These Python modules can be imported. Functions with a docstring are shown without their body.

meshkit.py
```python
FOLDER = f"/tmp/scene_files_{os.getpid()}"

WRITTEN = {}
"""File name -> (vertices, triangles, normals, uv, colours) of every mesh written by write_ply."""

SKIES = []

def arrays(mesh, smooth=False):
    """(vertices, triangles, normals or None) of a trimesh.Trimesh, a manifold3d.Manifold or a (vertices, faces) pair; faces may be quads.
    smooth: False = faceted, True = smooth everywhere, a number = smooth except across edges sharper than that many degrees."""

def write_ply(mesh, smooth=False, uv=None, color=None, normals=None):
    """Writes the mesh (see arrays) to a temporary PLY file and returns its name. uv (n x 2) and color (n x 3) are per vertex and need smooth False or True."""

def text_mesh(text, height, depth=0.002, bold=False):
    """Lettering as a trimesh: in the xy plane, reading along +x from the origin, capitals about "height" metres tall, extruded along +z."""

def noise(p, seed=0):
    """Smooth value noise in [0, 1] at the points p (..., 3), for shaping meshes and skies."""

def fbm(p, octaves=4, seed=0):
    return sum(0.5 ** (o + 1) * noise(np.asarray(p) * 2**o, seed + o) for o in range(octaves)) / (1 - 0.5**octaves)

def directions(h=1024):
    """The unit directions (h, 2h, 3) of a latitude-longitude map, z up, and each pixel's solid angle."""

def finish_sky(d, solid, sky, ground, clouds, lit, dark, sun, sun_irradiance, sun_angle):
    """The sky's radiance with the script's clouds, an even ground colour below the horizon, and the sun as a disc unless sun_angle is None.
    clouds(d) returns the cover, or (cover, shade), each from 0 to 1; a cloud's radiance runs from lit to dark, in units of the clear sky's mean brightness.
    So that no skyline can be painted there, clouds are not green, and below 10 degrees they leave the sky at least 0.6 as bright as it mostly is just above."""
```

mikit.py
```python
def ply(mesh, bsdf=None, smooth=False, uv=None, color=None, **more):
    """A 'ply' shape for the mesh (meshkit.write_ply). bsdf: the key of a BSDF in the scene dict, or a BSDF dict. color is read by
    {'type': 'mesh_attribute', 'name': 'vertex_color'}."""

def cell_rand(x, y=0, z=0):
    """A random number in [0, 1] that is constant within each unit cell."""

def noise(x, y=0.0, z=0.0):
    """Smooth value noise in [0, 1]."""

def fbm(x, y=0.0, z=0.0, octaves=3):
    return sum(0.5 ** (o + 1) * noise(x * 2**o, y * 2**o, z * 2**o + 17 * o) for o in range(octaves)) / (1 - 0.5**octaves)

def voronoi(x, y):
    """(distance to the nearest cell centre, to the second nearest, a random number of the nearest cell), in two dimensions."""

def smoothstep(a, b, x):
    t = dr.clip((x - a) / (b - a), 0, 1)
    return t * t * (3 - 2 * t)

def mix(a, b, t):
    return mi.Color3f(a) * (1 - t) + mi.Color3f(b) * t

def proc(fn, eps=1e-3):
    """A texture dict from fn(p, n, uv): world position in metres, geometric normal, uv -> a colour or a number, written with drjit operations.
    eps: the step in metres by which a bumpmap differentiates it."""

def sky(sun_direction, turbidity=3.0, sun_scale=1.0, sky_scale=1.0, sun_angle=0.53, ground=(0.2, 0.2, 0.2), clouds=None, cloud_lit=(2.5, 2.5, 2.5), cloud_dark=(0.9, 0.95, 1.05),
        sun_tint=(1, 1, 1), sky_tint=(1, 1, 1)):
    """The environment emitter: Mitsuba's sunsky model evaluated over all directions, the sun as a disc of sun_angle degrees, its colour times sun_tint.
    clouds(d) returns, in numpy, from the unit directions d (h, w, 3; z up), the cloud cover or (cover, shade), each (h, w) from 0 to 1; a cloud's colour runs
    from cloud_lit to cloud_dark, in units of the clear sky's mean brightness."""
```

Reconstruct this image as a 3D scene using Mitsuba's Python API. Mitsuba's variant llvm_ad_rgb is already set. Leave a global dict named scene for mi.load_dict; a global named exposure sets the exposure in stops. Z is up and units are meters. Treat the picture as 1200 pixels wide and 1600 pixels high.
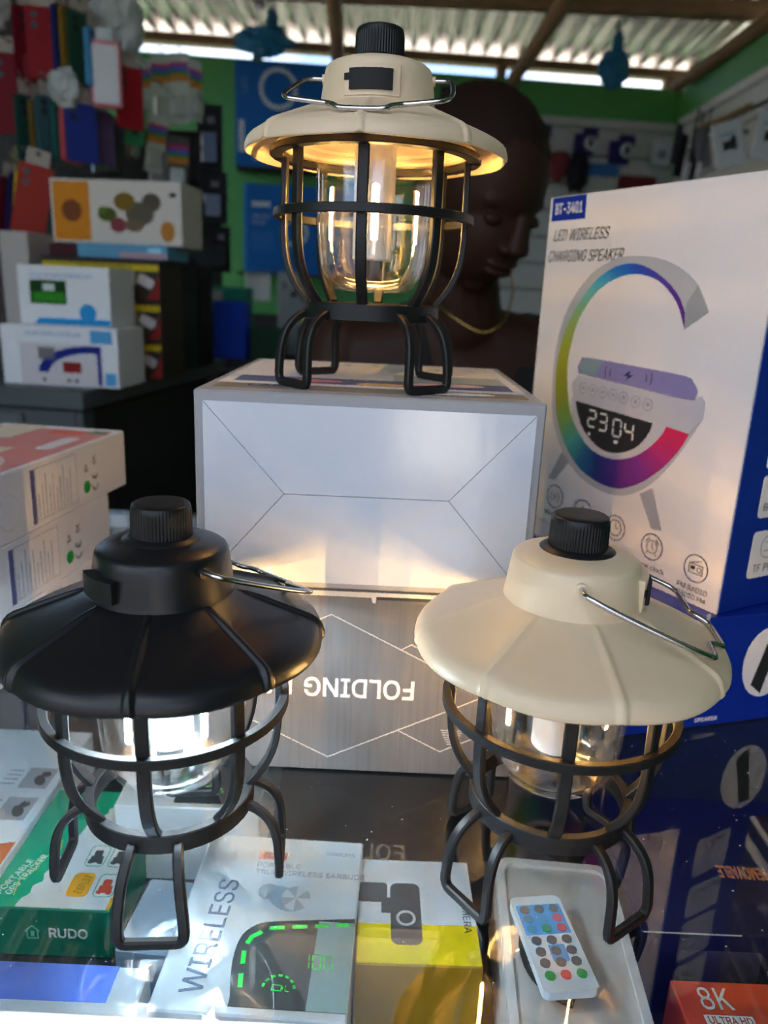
import math, random
import numpy as np, trimesh, mitsuba as mi, mikit, meshkit
import drjit as dr
from shapely.geometry import Polygon, Point, LineString, box as sbox
from shapely import affinity
from shapely.ops import unary_union
from mikit import noise, fbm, smoothstep, mix

random.seed(7)
rng = np.random.default_rng(11)
scene, labels = {}, {}
T = mi.ScalarTransform4f

# ------------------------------------------------------------------ camera, sky, sun, exposure
EYE = np.array([0.0, 0.0, 0.2376])
PITCH, ROLL = math.radians(15.784), math.radians(2.549)
FW = np.array([0, math.cos(PITCH), -math.sin(PITCH)])
UP0 = np.cross([1.0, 0, 0], FW)
UP = -math.sin(ROLL) * np.array([1.0, 0, 0]) + math.cos(ROLL) * UP0
scene['camera'] = {'type': 'thinlens', 'to_world': T().look_at(origin=EYE.tolist(), target=(EYE + FW).tolist(), up=UP.tolist()),
                   'fov': 2 * math.degrees(math.atan(600 / 1198.1)), 'fov_axis': 'x', 'aperture_radius': 0.0013, 'focus_distance': 0.315,
                   'near_clip': 0.02, 'far_clip': 500.0}


def clouds(d):
    n = meshkit.fbm(d * np.array([3.0, 3.0, 6.0]), 4, seed=3)
    c = np.clip((n - 0.42) * 4, 0, 1)
    return c, 0.35 * np.clip((meshkit.fbm(d * 5, 3, seed=9) - 0.4) * 3, 0, 1)


scene['sky'] = mikit.sky((0.30, 0.42, 0.85), turbidity=3.5, sky_tint=(0.92, 1.0, 1.08), ground=(0.08, 0.08, 0.075), clouds=clouds, cloud_lit=(3.6, 3.5, 3.3), cloud_dark=(1.2, 1.25, 1.35))
exposure = 3.4
WARM, COOL = np.array([1.0, 0.56, 0.17]), np.array([0.62, 0.84, 1.0])
LED = 9.0           # radiance of the glowing strips themselves
LAMP = 0.0062       # light that one strip throws outwards, W/sr
RINGLAMP = 0.0052    # light that the white ring of the black lantern throws downwards, W/sr


# ------------------------------------------------------------------ materials
def mat(name, color, rough=0.5, metal=0.0, spec=0.5, two=False, **more):
    c = color if isinstance(color, dict) else {'type': 'rgb', 'value': list(color)}
    b = {'type': 'principled', 'base_color': c, 'roughness': rough, 'metallic': metal, 'specular': spec, **more}
    scene['m_' + name] = {'type': 'twosided', 'bsdf': b} if two else b
    return 'm_' + name


def srgb(r, g, b):
    return tuple(((v / 255) / 12.92 if v < 10 else ((v / 255 + .055) / 1.055) ** 2.4) for v in (r, g, b))


BLACKP = mat('black_plastic', (0.009, 0.009, 0.011), 0.33, spec=0.4)
BLACKM = mat('black_matte', (0.010, 0.010, 0.011), 0.42, spec=0.32)
KNOBM = mat('knob_black', (0.009, 0.009, 0.010), 0.40, spec=0.32)
RUBBER = mat('black_rubber', (0.010, 0.010, 0.010), 0.6, spec=0.3)
BEIGE = mat('beige_plastic', srgb(218, 196, 164), 0.38)
BEIGEIN = mat('beige_inside', srgb(226, 206, 172), 0.30)
DARKIN = mat('dark_inside', (0.05, 0.05, 0.05), 0.30)
CHROME = 'm_chrome'
scene[CHROME] = {'type': 'roughconductor', 'material': 'Cr', 'alpha': 0.06}
SHADE = 'm_clear_shade'
scene[SHADE] = {'type': 'thindielectric', 'int_ior': 1.49}
PANE = 'm_glass_pane'
scene[PANE] = {'type': 'thindielectric', 'int_ior': 1.52, 'specular_transmittance': {'type': 'rgb', 'value': [0.88, 0.96, 1.0]}}
TUBEM = mat('milky_tube', (0.86, 0.85, 0.82), 0.28)
WHITEC = mat('white_card', (0.80, 0.80, 0.81), 0.30)
WHITEM = mat('white_matte_card', (0.78, 0.78, 0.78), 0.55)
GREYC = mat('grey_tape', srgb(150, 151, 156), 0.30)
INK = mat('dark_ink', (0.02, 0.02, 0.025), 0.45)
INKG = mat('grey_ink', srgb(140, 140, 150), 0.45)
INKN = mat('navy_ink', srgb(40, 44, 92), 0.4)
NAVYB = mat('blue_card', srgb(14, 40, 140), 0.30)
TAGB = mat('tag_blue', srgb(24, 44, 150), 0.35)
WHITEM2 = mat('carrier_strip', (0.5, 0.5, 0.46), 0.5, two=True)
SOCKET = mat('dark_metal', (0.03, 0.03, 0.032), 0.45)


def solid(rgb, rough=0.45):
    n = 'c_%d_%d_%d_%d' % (*rgb, int(rough * 100))
    if 'm_' + n not in scene:
        mat(n, srgb(*rgb), rough, spec=0.32 if rough < .5 else 0.14)
    return 'm_' + n


RAINBOW = 'm_printed_gradient'
scene[RAINBOW] = {'type': 'principled', 'base_color': {'type': 'mesh_attribute', 'name': 'vertex_color'}, 'roughness': 0.32}
# white laminated flaps: a rippled clear film over card
scene['m_film_card'] = {'type': 'bumpmap', 'arbitrary': mikit.proc(lambda p, n, uv: 0.85 * fbm(p.x * 330, p.z * 45, 3.0, 2) + 0.15 * noise(p.x * 900, p.z * 160, 1.0), eps=2e-4), 'scale': 0.00003,
                        'bsdf': {'type': 'roughplastic', 'distribution': 'ggx', 'alpha': 0.016, 'int_ior': 1.72, 'diffuse_reflectance': {'type': 'rgb', 'value': list(srgb(200, 207, 218))}, 'nonlinear': False}}
FILM = 'm_film_card'
scene['m_grey_carton'] = {'type': 'principled', 'base_color': mikit.proc(lambda p, n, uv: mix((0.092, 0.087, 0.086), (0.128, 0.121, 0.119), noise(p.x * 900, p.z * 40, p.y * 900))), 'roughness': 0.27, 'specular': 0.5}
GREYBOX = 'm_grey_carton'
GREENW = 'm_green_paint'
scene[GREENW] = {'type': 'principled', 'base_color': mikit.proc(lambda p, n, uv: mix(srgb(78, 156, 86), srgb(90, 170, 94), fbm(p.x * 9, p.y * 9, p.z * 9))), 'roughness': 0.55}
ROOFM = 'm_zinc'
scene[ROOFM] = {'type': 'twosided', 'bsdf': {'type': 'roughconductor', 'material': 'Al', 'alpha': mikit.proc(lambda p, n, uv: 0.09 + 0.12 * fbm(p.x * 7, p.y * 3, 0.0)),
                'specular_reflectance': mikit.proc(lambda p, n, uv: mix((0.55, 0.55, 0.55), (0.80, 0.79, 0.76), fbm(p.x * 12, p.y * 5, 2.0)))}}
WOOD = 'm_rough_timber'
scene[WOOD] = {'type': 'principled', 'base_color': mikit.proc(lambda p, n, uv: mix(srgb(112, 84, 58), srgb(160, 126, 90), fbm(p.x * 20, p.y * 6, p.z * 60))), 'roughness': 0.75}
PALEC = mat('pale_bounce_slab', (0.50, 0.48, 0.43), 0.8)
CONC = 'm_concrete'
ASPH = 'm_asphalt'
scene[ASPH] = {'type': 'principled', 'base_color': mikit.proc(lambda p, n, uv: mix((0.050, 0.048, 0.045), (0.085, 0.080, 0.074), fbm(p.x * 3, p.y * 3, 0.0))), 'roughness': 0.85}
scene[CONC] = {'type': 'principled', 'base_color': mikit.proc(lambda p, n, uv: mix((0.20, 0.19, 0.17), (0.30, 0.28, 0.25), fbm(p.x * 3, p.y * 3, 0.0))), 'roughness': 0.85}
ALU = mat('aluminium', (0.78, 0.79, 0.80), 0.32, 1.0)
DESKM = mat('grey_desk_metal', srgb(72, 76, 80), 0.45)
BLACKB = mat('black_board', (0.018, 0.018, 0.020), 0.7)
SKIN = mat('dark_skin', srgb(56, 32, 24), 0.55, spec=0.25)
HAIRM = mat('black_hair', srgb(40, 25, 20), 0.75, spec=0.2)
CLOTH = mat('black_cloth', (0.012, 0.012, 0.014), 0.9)


# ------------------------------------------------------------------ mesh helpers
def cat(*ms):
    return trimesh.util.concatenate([m for m in ms if m is not None])


def rbox(w, d, h, c=0.0008, o=(0, 0, 0)):
    """A box from the corner o with all edges cut by c."""
    w0 = []
    for x in (0, 1):
        for y in (0, 1):
            for z in (0, 1):
                p = np.array([x * w, y * d, z * h], float)
                s = np.array([1 - 2 * x, 1 - 2 * y, 1 - 2 * z], float)
                for k in range(3):
                    q = p + s * c
                    q[k] = p[k]
                    w0.append(q)
    m = trimesh.convex.convex_hull(np.array(w0))
    m.apply_translation(o)
    return m


def grid_mesh(P, close_u=True):
    """P (n, m, 3): quads between neighbouring points; close_u joins the last column to the first."""
    n, m = P.shape[:2]
    i, j = np.meshgrid(np.arange(n - 1), np.arange(m if close_u else m - 1), indexing='ij')
    k = (j + 1) % m
    q = np.stack([i * m + j, i * m + k, (i + 1) * m + k, (i + 1) * m + j], -1).reshape(-1, 4)
    return trimesh.Trimesh(P.reshape(-1, 3), np.vstack([q[:, [0, 1, 2]], q[:, [0, 2, 3]]]), process=False)


def orient(m):
    if m.volume < 0:
        m.invert()
    return m


def lathe(prof, n=64):
    a = np.arange(n) * 2 * math.pi / n
    p = np.array(prof, float)
    P = np.stack([p[:, None, 0] * np.cos(a), p[:, None, 0] * np.sin(a), np.broadcast_to(p[:, None, 1], (len(p), n))], -1)
    m = grid_mesh(P)
    return m


def rounded_section(w, h, r, k=3):
    pts = []
    for cx, cy, a0 in ((w / 2 - r, h / 2 - r, 0), (-w / 2 + r, h / 2 - r, 90), (-w / 2 + r, -h / 2 + r, 180), (w / 2 - r, -h / 2 + r, 270)):
        for t in np.linspace(0, 90, k):
            a = math.radians(a0 + t)
            pts.append((cx + r * math.cos(a), cy + r * math.sin(a)))
    return np.array(pts)


def sweep(path, section, ref, closed=False):
    """Sweeps the section (x across, y along ref) along the path. ref: one vector or one for each point."""
    p = np.asarray(path, float)
    n = len(p)
    t = np.roll(p, -1, 0) - np.roll(p, 1, 0) if closed else np.gradient(p, axis=0)
    t /= np.linalg.norm(t, axis=1, keepdims=True)
    ref = np.broadcast_to(np.asarray(ref, float), p.shape)
    b = np.cross(t, ref)
    b /= np.linalg.norm(b, axis=1, keepdims=True)
    a = np.cross(b, t)
    P = p[:, None] + section[None, :, :1] * b[:, None] + section[None, :, 1:] * a[:, None]
    if closed:
        P = np.concatenate([P, P[:1]], 0)
    m = grid_mesh(P)
    if not closed:
        k = len(section)
        for base, flip in ((0, False), ((n - 1) * k, True)):
            c = len(m.vertices)
            f = [(base + (i + 1) % k, base + i, c) if not flip else (base + i, base + (i + 1) % k, c) for i in range(k)]
            m = trimesh.Trimesh(np.vstack([m.vertices, p[0] if base == 0 else p[-1]]), np.vstack([m.faces, f]), process=False)
    return orient(m)


def tube(path, r, k=8, closed=False):
    p = np.asarray(path, float)
    t = np.gradient(p, axis=0)
    ref = np.array([0, 0, 1.0]) if abs(np.mean(np.abs(t[:, 2]) / (np.linalg.norm(t, axis=1) + 1e-12))) < 0.8 else np.array([1.0, 0, 0])
    a = np.arange(k) * 2 * math.pi / k
    return sweep(p, np.stack([r * np.cos(a), r * np.sin(a)], 1), ref, closed)


def smooth_path(pts, n=6, closed=False):
    """Catmull-Rom through the points."""
    p = np.asarray(pts, float)
    m = len(p)
    out = []
    for i in range(m if closed else m - 1):
        g = (lambda k: p[k % m]) if closed else (lambda k: p[min(max(k, 0), m - 1)])
        a, b, c, d = g(i - 1), g(i), g(i + 1), g(i + 2)
        for s in np.arange(n) / n:
            out.append(0.5 * (2 * b + (c - a) * s + (2 * a - 5 * b + 4 * c - d) * s * s + (3 * b - a - 3 * c + d) * s ** 3))
    if not closed:
        out.append(p[-1])
    return np.array(out)


def extr(poly, t):
    polys = list(getattr(poly, 'geoms', [poly]))
    return cat(*[trimesh.creation.extrude_polygon(g, t, engine='earcut') for g in polys if g.area > 1e-10])


def frame(origin, x, z=(0, 0, 1)):
    """4x4 with local x along x, local z along z."""
    x = np.array(x, float) / np.linalg.norm(x)
    z = np.array(z, float) / np.linalg.norm(z)
    m = np.eye(4)
    m[:3, 0], m[:3, 1], m[:3, 2], m[:3, 3] = x, np.cross(z, x), z, origin
    return m


def rotz(a):
    c, s = math.cos(math.radians(a)), math.sin(math.radians(a))
    return np.array([[c, -s, 0, 0], [s, c, 0, 0], [0, 0, 1, 0], [0, 0, 0, 1.0]])


def rotx(a):
    c, s = math.cos(math.radians(a)), math.sin(math.radians(a))
    return np.array([[1, 0, 0, 0], [0, c, -s, 0], [0, s, c, 0], [0, 0, 0, 1.0]])


def roty(a):
    c, s = math.cos(math.radians(a)), math.sin(math.radians(a))
    return np.array([[c, 0, s, 0], [0, 1, 0, 0], [-s, 0, c, 0], [0, 0, 0, 1.0]])


def move(x, y, z):
    m = np.eye(4)
    m[:3, 3] = x, y, z
    return m


# ------------------------------------------------------------------ naming
used = {}


def free(key):
    n = used.get(key, -1) + 1
    used[key] = n
    return key if n == 0 else '%s_%03d' % (key, n)


def thing(name, label, category, group=None, M=None):
    key = free(name)
    labels[key] = {'label': label, 'category': category}
    if group:
        labels[key]['group'] = group
    place[key] = np.eye(4) if M is None else M
    return key


place = {}


def root(key):
    return place[key.split('__')[0]]


def part(parent, name, mesh, material, smooth=False, label=None, color=None, emit=None, kind=None):
    key = free(parent + '__' + name)
    d = mesh if isinstance(mesh, dict) else mikit.ply(mesh, None, smooth, color=color)
    d = {**d, 'bsdf': {'type': 'ref', 'id': material}}
    M = root(parent)
    if not np.allclose(M, np.eye(4)):
        d['to_world'] = T(M)
    if emit is not None:
        d['emitter'] = {'type': 'area', 'radiance': {'type': 'rgb', 'value': [float(v) for v in emit]}}
    scene[key] = d
    if label or kind:
        labels[key] = {}
        if label:
            labels[key]['label'] = label
        if kind:
            labels[key]['kind'] = kind
    return key


def single(name, mesh, material, label, category, smooth=False, group=None, M=None, kind=None):
    key = thing(name, label, category, group, M)
    d = mikit.ply(mesh, material, smooth)
    if M is not None:
        d['to_world'] = T(M)
    scene[key] = d
    if kind:
        labels[key]['kind'] = kind
    return key


def struct(name, mesh, material, label, smooth=False):
    key = free(name)
    place[key] = np.eye(4)
    if mesh is not None:
        scene[key] = mikit.ply(mesh, material, smooth)
    labels[key] = {'label': label, 'kind': 'structure'}
    return key


# ------------------------------------------------------------------ cartons with print on them
class Carton:
    """A box thing: local x across the front, y away, z up, origin at the front lower left corner."""

    def __init__(self, name, label, w, d, h, M, body, category='box', group=None, body_name='carton_body', chamfer=0.0008):
        self.w, self.d, self.h = w, d, h
        self.key = thing(name, label, category, group, M)
        self.body = part(self.key, body_name, rbox(w, d, h, chamfer), body)
        self.faces = {'front': frame((0, 0, 0), (1, 0, 0), (0, -1, 0)), 'right': frame((w, 0, 0), (0, 1, 0), (1, 0, 0)), 'left': frame((0, d, 0), (0, -1, 0), (-1, 0, 0)), 'top': frame((0, 0, h), (1, 0, 0), (0, 0, 1))}

    def put(self, face, name, geo, material, layer=0, label=None, t=0.00022, parent=None):
        """geo: shapely geometry or a flat trimesh in face coordinates (metres)."""
        m = geo.copy() if isinstance(geo, trimesh.Trimesh) else extr(geo, t)
        m.apply_translation((0, 0, -0.00004 + 0.00012 * layer))
        m.apply_transform(self.faces[face])
        return part(parent or self.key, name, m, material, label=label)

    def text(self, face, s, at, size, material, angle=0, width=1.0, slant=0.0, bold=False, align='l', name='lettering', layer=1, mirror=False, fit=None):
        self.put(face, name, text(s, at, size, angle, width, slant, bold, align, mirror, fit), material, layer)


def text(s, at, size, angle=0, width=1.0, slant=0.0, bold=False, align='l', mirror=False, fit=None):
    m = meshkit.text_mesh(s, size, 0.0002, bold)
    w = m.bounds[1][0]
    if fit:
        width = fit / w
    if align == 'c':
        m.apply_translation((-w / 2, 0, 0))
    S = np.eye(4)
    S[0, 0], S[0, 1] = width, slant
    m.apply_transform(S)
    if mirror:
        m.apply_transform(np.diag([1, -1, 1, 1.0]))
        m.invert()
    m.apply_transform(rotz(angle))
    m.apply_translation((at[0], at[1], 0))
    return m


def rrect(x0, y0, x1, y1, r):
    return sbox(x0 + r, y0 + r, x1 - r, y1 - r).buffer(r, 6)


def line(pts, w, cap=2):
    return LineString(pts).buffer(w / 2, cap_style=cap)


def ringshape(x, y, r, w, sx=1.0, sy=1.0):
    return affinity.scale(Point(x, y).buffer(r, 16).difference(Point(x, y).buffer(r - w, 16)), sx, sy)


def seg7(digit, x, y, w, h, t, slant=0.0):
    on = {'0': 'abcdef', '1': 'bc', '2': 'abged', '3': 'abgcd', '4': 'fgbc', '5': 'afgcd', '8': 'abcdefg', 'L': 'fed'}[digit]
    S = {'a': (0, h, w, h), 'g': (0, h / 2, w, h / 2), 'd': (0, 0, w, 0), 'f': (0, h / 2, 0, h), 'e': (0, 0, 0, h / 2), 'b': (w, h / 2, w, h), 'c': (w, 0, w, h / 2)}
    out = []
    for k in on:
        x0, y0, x1, y1 = S[k]
        dx, dy = (t * .55 if x0 != x1 else 0), (t * .55 if y0 != y1 else 0)
        out.append(LineString([(x0 + dx, y0 + dy), (x1 - dx, y1 - dy)]).buffer(t / 2, cap_style=2))
    g = unary_union(out)
    return affinity.translate(affinity.affine_transform(g, [1, slant, 0, 1, 0, 0]), x, y)


# ================================================================== STRUCTURE
FLOOR = -0.95
struct('ground', rbox(160, 160, 0.1, 0.001, (-80, -80, FLOOR - 0.13)), ASPH, 'dark asphalt yard around the shop')
struct('yard', rbox(60, 50, 0.1, 0.001, (-30, 3.6, FLOOR - 0.10)), PALEC, 'pale slab added behind the shop to brighten the roof underside')  # unseen bright ground, added so the roof sheets pick up its light
struct('floor', rbox(2.6, 4.9, 0.05, 0.001, (-1.4, -1.2, FLOOR - 0.05)), CONC, 'grey concrete shop floor')
YAW = 5.5
RB = move(0, 3.15, 0) @ rotz(YAW)


def back(m):
    m.apply_transform(RB)
    return m


struct('wall_back', back(rbox(2.75, 0.08, 1.985, 0.002, (-1.5, 0.0, FLOOR))), GREENW, 'green painted back wall below the bright gap under the roof')
struct('wall_left', rbox(0.06, 2.15, 2.0, 0.002, (-1.36, -0.3, FLOOR)), GREENW, 'green painted left wall, cut short by an added opening that lights the back wall')  # wall stops early to let added daylight reach the back wall
struct('wall_right', rbox(0.06, 3.6, 1.985, 0.002, (1.055, -0.3, FLOOR)), GREENW, 'green painted right wall above the white slatted panel')
ceil = struct('ceiling', None, None, 'corrugated zinc roof on rough timber')


def roof_z(y):
    return 1.118 + 0.030 * (3.2 - y)


for k in range(4):
    x0 = -1.62 + k * 0.78
    xs = np.linspace(x0, x0 + 0.85, 137)
    ys = np.array([-0.30, 0.6, 2.0, 3.0, 3.62])
    P = np.zeros((len(ys), len(xs), 3))
    P[..., 0] = xs[None]
    tt = np.linspace(0, 1, 5)[:, None]
    P[..., 1] = (1 - tt) * -0.30 + tt * (3.15 + xs * math.tan(math.radians(YAW)) + 0.10)[None]
    P[..., 2] = roof_z(P[..., 1]) + 0.011 * np.cos(xs * 2 * math.pi / 0.066)[None] + 0.0016 * k
    part(ceil, 'roof_sheet', grid_mesh(P, False), ROOFM, True)
for y in (2.60, 1.55, 0.55, -0.24):
    part(ceil, 'purlin', rbox(2.75, 0.05, 0.045, 0.003, (-1.5, y, roof_z(y) - 0.012 - 0.046)), WOOD)
part(ceil, 'wall_plate', back(rbox(2.72, 0.06, 0.03, 0.003, (-1.5, -0.005, 1.072))), WOOD)
for x, y0, y1, z0, z1 in ((0.40, 3.12, -0.3, 1.012, 1.085), (-0.235, 3.05, -0.3, 1.03, 1.09), (1.02, 3.2, -0.3, 1.035, 1.09), (-1.2, 3.0, -0.3, 1.035, 1.09)):
    p = smooth_path([(x, y0, z0), (x + 0.03, 2.3, z0 + (z1 - z0) * .25), (x + 0.02, 0.8, z0 + (z1 - z0) * .6), (x, y1, z1)], 5)
    part(ceil, 'rafter', tube(p, 0.024, 10), WOOD, 60)
for x in (-1.3, -0.55, 0.35, 1.0):
    part(ceil, 'post_stub', back(rbox(0.035, 0.04, 0.06, 0.002, (x, 0.005, 1.03))), WOOD)
# added outside only for the bright patch it reflects in the carton's film
board = single('sheet_board', rbox(0.46, 0.02, 0.62, 0.003), mat('white_board', (0.86, 0.86, 0.85), 0.6), 'white board added out of view to be mirrored as the bright patch on the white carton', 'board', M=move(0.06, -3.45, -0.715) @ rotx(33))
single('board_trestle', cat(rbox(0.62, 0.12, 0.26, 0.004)), WOOD, 'low timber block added out of view under the reflected white board', 'block', M=move(-0.02, -3.55, FLOOR - 0.03))

struct('wall_front', rbox(0.85, 0.05, 2.1, 0.002, (0.24, -0.36, FLOOR)), GREENW, 'added wall part out of view that blocks daylight at the right of the opening')  # unseen, put in to cut the frontal daylight on the cartons
# white slatted panel on the back wall
sp = thing('slat_panel', 'white slatted wall panel with horizontal grooves holding the hanging packs', 'wall panel', M=RB)
WHS = mat('white_slat', srgb(196, 196, 192), 0.45)
for k in range(10):
    part(sp, 'slat', rbox(0.83, 0.016, 0.088, 0.002, (0.235, -0.018, 0.79 - 0.1 * k)), WHS)
part(sp, 'backing', rbox(0.83, 0.006, 1.0, 0.001, (0.235, -0.0065, -0.12)), solid((150, 150, 146)))
sp2 = thing('slat_panel', 'white slatted panel on the right wall behind the two tilted white packs', 'wall panel')
for k in range(10):
    part(sp2, 'slat', rbox(0.016, 1.9, 0.088, 0.002, (1.036, 1.25, 0.79 - 0.1 * k)), WHS)
part(sp2, 'backing', rbox(0.006, 1.9, 1.0, 0.001, (1.048, 1.25, -0.12)), solid((150, 150, 146)))
part(sp2, 'trim', rbox(0.022, 1.9, 0.030, 0.002, (1.030, 1.25, 0.882)), WHS)
part(sp, 'trim', rbox(0.83, 0.022, 0.030, 0.002, (0.235, -0.023, 0.882)), WHS)

# ================================================================== DISPLAY CASE
case = thing('display_case', 'glass topped display counter holding boxed gadgets under the lanterns', 'display counter')
X0, X1, Y0, Y1 = -0.62, 0.62, 0.192, 0.80
part(case, 'top_glass', trimesh.Trimesh([(X0, Y0, -0.0004), (X1, Y0, -0.0004), (X1, Y1, -0.0004), (X0, Y1, -0.0004)], [(0, 1, 2), (0, 2, 3)], process=False), PANE, label='clear scratched glass top')
part(case, 'front_rail', rbox(X1 - X0, 0.0245, 0.018, 0.003, (X0, Y0 - 0.0145, -0.0155)), mat('white_edging', (0.80, 0.81, 0.80), 0.4), label='white front edging')
part(case, 'rear_rail', rbox(X1 - X0, 0.014, 0.018, 0.002, (X0, Y1 - 0.004, -0.020)), ALU)
DARKSH = mat('dark_shelf', (0.022, 0.022, 0.026), 0.35)
SHELF = -0.10
part(case, 'shelf', rbox(X1 - X0, 0.415, 0.012, 0.001, (X0, Y0 + 0.002, SHELF - 0.012)), DARKSH, label='dark shelf')
part(case, 'shelf_edge', rbox(X1 - X0, 0.016, 0.020, 0.002, (X0, Y0 + 0.418, SHELF - 0.016)), mat('bronze_rail', srgb(92, 84, 70), 0.4, 0.6))
part(case, 'back_panel', rbox(X1 - X0, 0.012, 0.90, 0.002, (X0, Y1 - 0.01, -0.93)), BLACKB)
for x in (X0, X1 - 0.012):
    part(case, 'side_panel', rbox(0.012, Y1 - Y0 - 0.02, 0.90, 0.002, (x, Y0 + 0.008, -0.93)), BLACKB)
part(case, 'base', rbox(X1 - X0, Y1 - Y0, 0.40, 0.002, (X0, Y0, FLOOR)), DARKSH)
part(case, 'front_glass', trimesh.Trimesh([(X0, Y0 + 0.001, -0.55), (X1, Y0 + 0.001, -0.55), (X1, Y0 + 0.001, -0.016), (X0, Y0 + 0.001, -0.016)], [(0, 1, 2), (0, 2, 3)], process=False), PANE)
# dust and hair scratches lying on the glass
specks = []
for _ in range(520):
    x, y, s = rng.uniform(-0.2, 0.25), rng.uniform(0.21, 0.60), rng.uniform(0.00012, 0.00032)
    m = trimesh.creation.icosphere(0, s)
    m.apply_scale((rng.uniform(.6, 2.2), rng.uniform(.6, 2.2), 0.5))
    m.apply_translation((x, y, 0.0001))
    specks.append(m)
single('glass_dust', cat(*specks), solid((190, 190, 186), .8), 'pale dust specks scattered over the glass counter top', 'dust', kind='stuff')

# ================================================================== LANTERNS
NT = 768
ANG = np.arange(NT) * 2 * math.pi / NT          # azimuth a: direction (sin a, -cos a), a = 0 faces local -y


def polar(R, Z):
    return np.stack([R * np.sin(ANG), -R * np.cos(ANG), Z], -1)


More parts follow.
